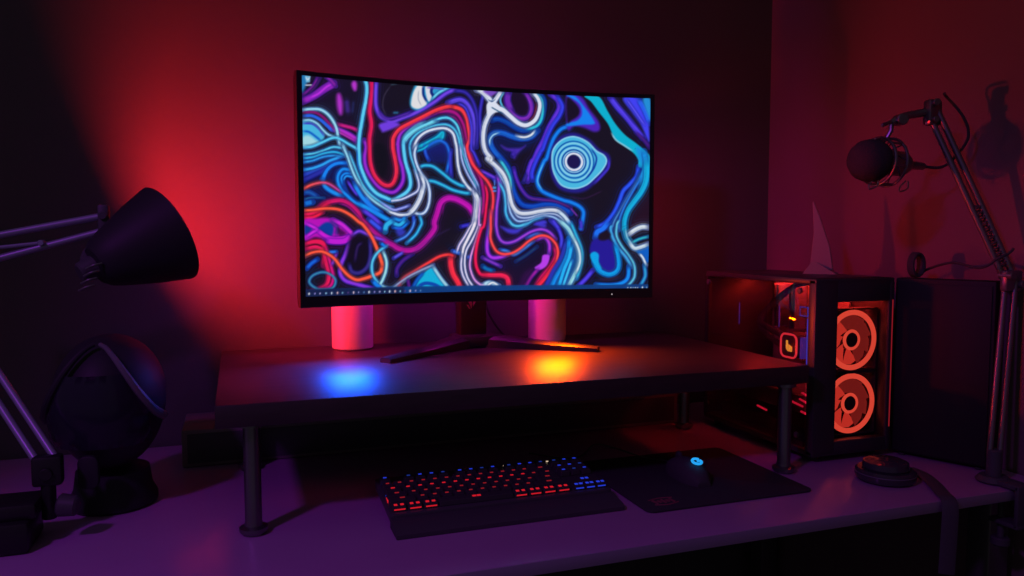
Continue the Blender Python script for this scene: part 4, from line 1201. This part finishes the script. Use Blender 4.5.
coil = bmesh.new()
cc = sp.matrix_world @ Vector((-.060, .003, 0)); cc.z = SH + .0265
for k in range(4):
    a = math.radians(-4 + 4 * k + 38)
    dx = Vector((math.cos(-.55 + a), math.sin(-.55 + a), 0))
    tube(coil, [cc + dx * (.016 + .001 * k) * math.cos(t) + Vector((0, .004 * k - .006, .0225 * math.sin(t))) for t in [2 * PI * i / 24 for i in range(24)]], .0032, 8, closed=True)
tag(link('coiled_cable', coil, M['rubber']), 'small upright coil of black cable on top of the upright black box', 'cable')

# ------------------------------------------------------------------ microphone arm
CL = Vector((1.296, 1.018, 0)); EL = Vector((1.345, 1.040, .366)); TIP = Vector((1.262, 1.150, .688))
arm = thing('boom_arm', 'black jointed boom arm clamped to the desk edge, holding the microphone', 'boom arm', CL)
def offs(p, q, w):
    d = (q - p).normalized(); view = Vector((math.sin(.5), math.cos(.5), 0))
    return d.cross(view).normalized() * w
o1 = offs(CL, EL, .0085)
for s in (-1, 1):
    def b(bm): cyl(bm, CL + Vector((0, 0, .05)) + o1 * s, EL + o1 * s, .0052, n=14)
    part('lower_rod', arm, M['metal'], b, True)
o2 = offs(EL, TIP, .0085)
for s in (-1, 1):
    def b(bm): cyl(bm, EL + o2 * s, TIP + o2 * s, .0056, n=14)
    part('upper_rod', arm, M['metal'], b, True)
def b(bm):
    n = 60; d = TIP - EL; ax = frame_of(d)
    P = [EL + d * (.08 + .36 * i / n) + (ax @ Vector((.0075 * math.cos(i * 1.3), .0075 * math.sin(i * 1.3), 0))) for i in range(n + 1)]
    tube(bm, P, .0016, 6)
part('spring', arm, M['black'], b, True)
def b(bm):
    box(bm, EL + Vector((.002, 0, 0)), (.042, .016, .040), bev=.005)
    cyl(bm, EL + Vector((-.012, -.016, .010)), EL + Vector((-.012, .012, .010)), .0075, n=16, bev=.001)
    cyl(bm, EL + Vector((.015, -.016, -.006)), EL + Vector((.015, .012, -.006)), .0075, n=16, bev=.001)
part('elbow', arm, M['metal'], b, True)
def b(bm):
    cyl(bm, CL + Vector((0, 0, .0005)), CL + Vector((0, 0, .012)), .030, .026, 28, bev=.003)
    cyl(bm, CL + Vector((0, 0, .01)), CL + Vector((0, 0, .06)), .013, n=20, bev=.002)
    box(bm, CL + Vector((0, -.0585, -.028)), (.036, .008, .075), bev=.002)
    box(bm, CL + Vector((0, -.028, .0055)), (.036, .066, .009), bev=.002)
    box(bm, CL + Vector((0, -.034, -.064)), (.036, .058, .008), bev=.002)
    cyl(bm, CL + Vector((0, -.018, -.10)), CL + Vector((0, -.018, -.024)), .006, n=14)
    cyl(bm, CL + Vector((0, -.018, -.112)), CL + Vector((0, -.018, -.096)), .016, n=18, bev=.003)
part('clamp', arm, M['black'], b, True)
MC = Vector((1.174, 1.177, .590))                    # middle of the microphone
CR = Vector((math.cos(math.radians(-19.5)), math.sin(math.radians(-19.5)), 0)); CF = Vector((-CR.y, CR.x, 0)); UP = Vector((0, 0, 1))
H1 = TIP + CR * -.030 + UP * -.006; H2 = MC + CR * .012 + UP * .074
def b(bm):
    box(bm, TIP + Vector((.001, 0, -.004)), (.032, .020, .050), bev=.006)
    tube(bm, [TIP, H1, H1 * .5 + H2 * .5 + UP * .004, H2], lambda t: .0085 - .002 * t, 10, smooth=5)
    cyl(bm, TIP + CF * -.018 + UP * .014, TIP + CF * .012 + UP * .014, .007, n=16, bev=.001)
    cyl(bm, TIP + CF * -.018 + UP * -.018, TIP + CF * .012 + UP * -.018, .006, n=16, bev=.001)
part('head_bracket', arm, M['chrome'], b, True)
def b(bm):
    p = H1 * .35 + H2 * .65
    cyl(bm, p - CF * .014, p + CF * .014, .011, n=20, bev=.002)
    cyl(bm, p - CR * .006, p - CR * .040 - UP * .012 - CF * .01, .0035, n=10, bev=.001)
part('tilt_knob', arm, M['chrome'], b, True)

AXM = (-CR * .93 - CF * .34 + UP * .05).normalized()     # the way the microphone points
mic = thing('microphone', 'black microphone with a round foam windscreen in a ring shock mount, hung from the arm', 'microphone', MC)
MM = Matrix.Translation(MC) @ frame_of(AXM)
def b(bm):
    lathe(bm, [(0, .010), (.028, .010), (.036, .014), (.0400, .024), (.0405, .036), (.037, .052), (.028, .064), (.015, .070), (0, .0715)], 40, MM)
part('windscreen', mic, M['foam'], b, True)
def b(bm):
    lathe(bm, [(0, -.062), (.011, -.062), (.018, -.056), (.0235, -.046), (.0245, -.02), (.0245, .014), (0, .014)], 36, MM)
part('body', mic, M['metal'], b, True)
def b(bm):
    for z in (.016, -.012):
        torus(bm, .045, .0028, 48, 8, MM @ Matrix.Translation((0, 0, z)))
    for k in range(6):
        a = 2 * PI * k / 6 + .3
        cyl(bm, MM @ Vector((.045 * math.cos(a), .045 * math.sin(a), .016)), MM @ Vector((.045 * math.cos(a), .045 * math.sin(a), -.012)), .0022, n=8)
    tube(bm, [H2 + UP * .004, H2 - UP * .014, MC + UP * .045 - AXM * .005], .0045, 10)
part('shock_mount', mic, M['chrome'], b, True)
def b(bm):
    for k in range(8):
        a = 2 * PI * k / 8; a2 = a + .5
        for z in (.016, -.012):
            cyl(bm, MM @ Vector((.045 * math.cos(a), .045 * math.sin(a), z)), MM @ Vector((.0245 * math.cos(a2), .0245 * math.sin(a2), z * .5 - .004)), .0011, n=6)
part('elastic_cords', mic, M['rubber'], b, True)
for s, zz in ((-1, .030), (1, -.045)):
    def b(bm):
        c = MC + AXM * zz - UP * .044 + CF * -.012
        tube(bm, [c + CR * .008 + UP * .010, c - UP * .004 + CR * .007, c - CR * .008 - UP * .010, c - CR * .007, c + CR * .004 + UP * .011], .0013, 6, smooth=5)
    part('cord_hook', mic, M['chrome'], b, True)
def b(bm):
    lathe(bm, [(0, -.102), (.006, -.102), (.0075, -.098), (.0085, -.072), (.0085, -.058), (0, -.058)], 24, MM)
tag(part('plug', mic, M['chrome'], b, True), 'silver plug at the rear')
cb = bmesh.new()
e = MM @ Vector((0, 0, -.100))
tube(cb, [e, e + CR * .035 - UP * .002, e + CR * .062 + UP * .018, e + CR * .078 + UP * .055 - CF * .015, e + CR * .068 + UP * .095 - CF * .012, e + CR * .038 + UP * .135 - CF * .004, TIP + UP * .0305 + CR * .016 - CF * .012], .0028, 8, smooth=8)
tag(link('microphone_cable', cb, M['rubber']), 'black cable looping from the microphone plug to the tip of the boom arm', 'cable')
cb = bmesh.new()
q = EL + UP * .02 - CF * .024
tube(cb, [q + UP * .040 - CR * .012, q + UP * .030 - CR * .022, q + UP * .022 - CR * .040, q - CR * .060 + UP * .004 + CF * .02, q - CR * .074 + UP * .010 + CF * .10, q - CR * .078 - UP * .03 + CF * .22, q - CR * .08 - UP * .12 + CF * .24], .0026, 8, smooth=8)
tag(link('arm_cable', cb, M['rubber']), 'thin black cable arching from the boom arm down behind the upright black box', 'cable')

# ------------------------------------------------------------------ small things on the desk at the right
pk = thing('puck_device', 'flat round black device on the desk in front of the computer tower', 'device', (1.119, 1.094, 0), .3)
pk.scale = (.88, .88, 1)
def b(bm): lathe(bm, [(0, 0), (.052, 0), (.058, .003), (.060, .010), (.059, .018), (.055, .021), (0, .021)], 56)
part('body', pk, M['gloss'], b)
def b(bm): lathe(bm, [(0, .021), (.044, .021), (.046, .024), (.044, .034), (.034, .038), (0, .039)], 48)
part('top', pk, M['gloss'], b)
def b(bm): torus(bm, .0588, .0012, 56, 8, Matrix.Translation((0, 0, .0145)))
part('rim', pk, M['grey'], b)
sb = bmesh.new()
P = [(1.206, 1.122, .0035), (1.200, 1.087, .004), (1.172, 1.037, .005), (1.142, .992, .0045), (1.128, .967, .003), (1.122, .957, -.012), (1.118, .954, -.05), (1.114, .953, -.12)]
tube(sb, P, .0022, 10, smooth=6, rx=.013)
tag(link('strap', sb, M['matte']), 'black strap lying on the desk and hanging over its front edge', 'strap')

# ------------------------------------------------------------------ lights the place has, and an added red fill
def point(name, loc, col, power, rad):
    l = bpy.data.lights.new(name, 'POINT'); l.color = col; l.energy = power; l.shadow_soft_size = rad
    o = bpy.data.objects.new(name, l); C.objects.link(o); o.location = loc
point('rear_violet_light', (.17, 1.585, .47), (.30, .05, 1.0), .30, .012)
def spot(name, loc, target, col, power, size, blend=1.0, rad=.008):
    l = bpy.data.lights.new(name, 'SPOT'); l.color = col; l.energy = power; l.spot_size = math.radians(size); l.spot_blend = blend; l.shadow_soft_size = rad
    o = bpy.data.objects.new(name, l); C.objects.link(o); o.location = loc
    o.rotation_euler = (Vector(target) - Vector(loc)).to_track_quat('-Z', 'Y').to_euler()
    return o
def bar(name, loc, target, col, power):
    l = bpy.data.lights.new(name, 'AREA'); l.shape = 'RECTANGLE'; l.size = .075; l.size_y = .006; l.color = col; l.energy = power; l.spread = math.radians(150)
    o = bpy.data.objects.new(name, l); C.objects.link(o); o.location = loc
    o.rotation_euler = (Vector(target) - Vector(loc)).to_track_quat('-Z', 'Y').to_euler()
bar('blue_bar_light', arc((.190 - MX) / (SW / 2), .006, Z0S - .027), (.20, 1.38, RZ), (.0, .085, 1.0), 1.05)
bar('orange_bar_light', arc((.655 - MX) / (SW / 2), .006, Z0S - .027), (.652, 1.34, RZ), (1.0, .065, .0), 2.4)
spot('rear_fill_light', (.80, 1.592, .50), (1.39, 1.66, .52), (1.0, .025, .04), 3.4, 116, 1.0, .02)  # unseen red fill, added to brighten the right wall near the corner
spot('ceiling_lamp_light', (-1.16, .02, 1.70), (.42, 1.12, 0), (.56, .065, 1.0), 32, 52, .5, .09)

# ------------------------------------------------------------------ world, camera, view
w = bpy.data.worlds.new('World'); bpy.context.scene.world = w; w.use_nodes = True
bg = w.node_tree.nodes['Background']; bg.inputs['Color'].default_value = (.040, .035, .043, 1); bg.inputs['Strength'].default_value = 1.0

cam = bpy.data.cameras.new('Camera'); co = bpy.data.objects.new('Camera', cam); C.objects.link(co)
co.location = (0, 0, .45); co.rotation_euler = (math.radians(90 - 3.9), 0, math.radians(-19.5))
cam.sensor_width = 36; cam.lens = 775 / 1024 * 36; cam.clip_start = .01
bpy.context.scene.camera = co
vs = bpy.context.scene.view_settings
vs.view_transform = 'Standard'; vs.look = 'None'; vs.gamma = 1; vs.use_curve_mapping = False; vs.exposure = 0
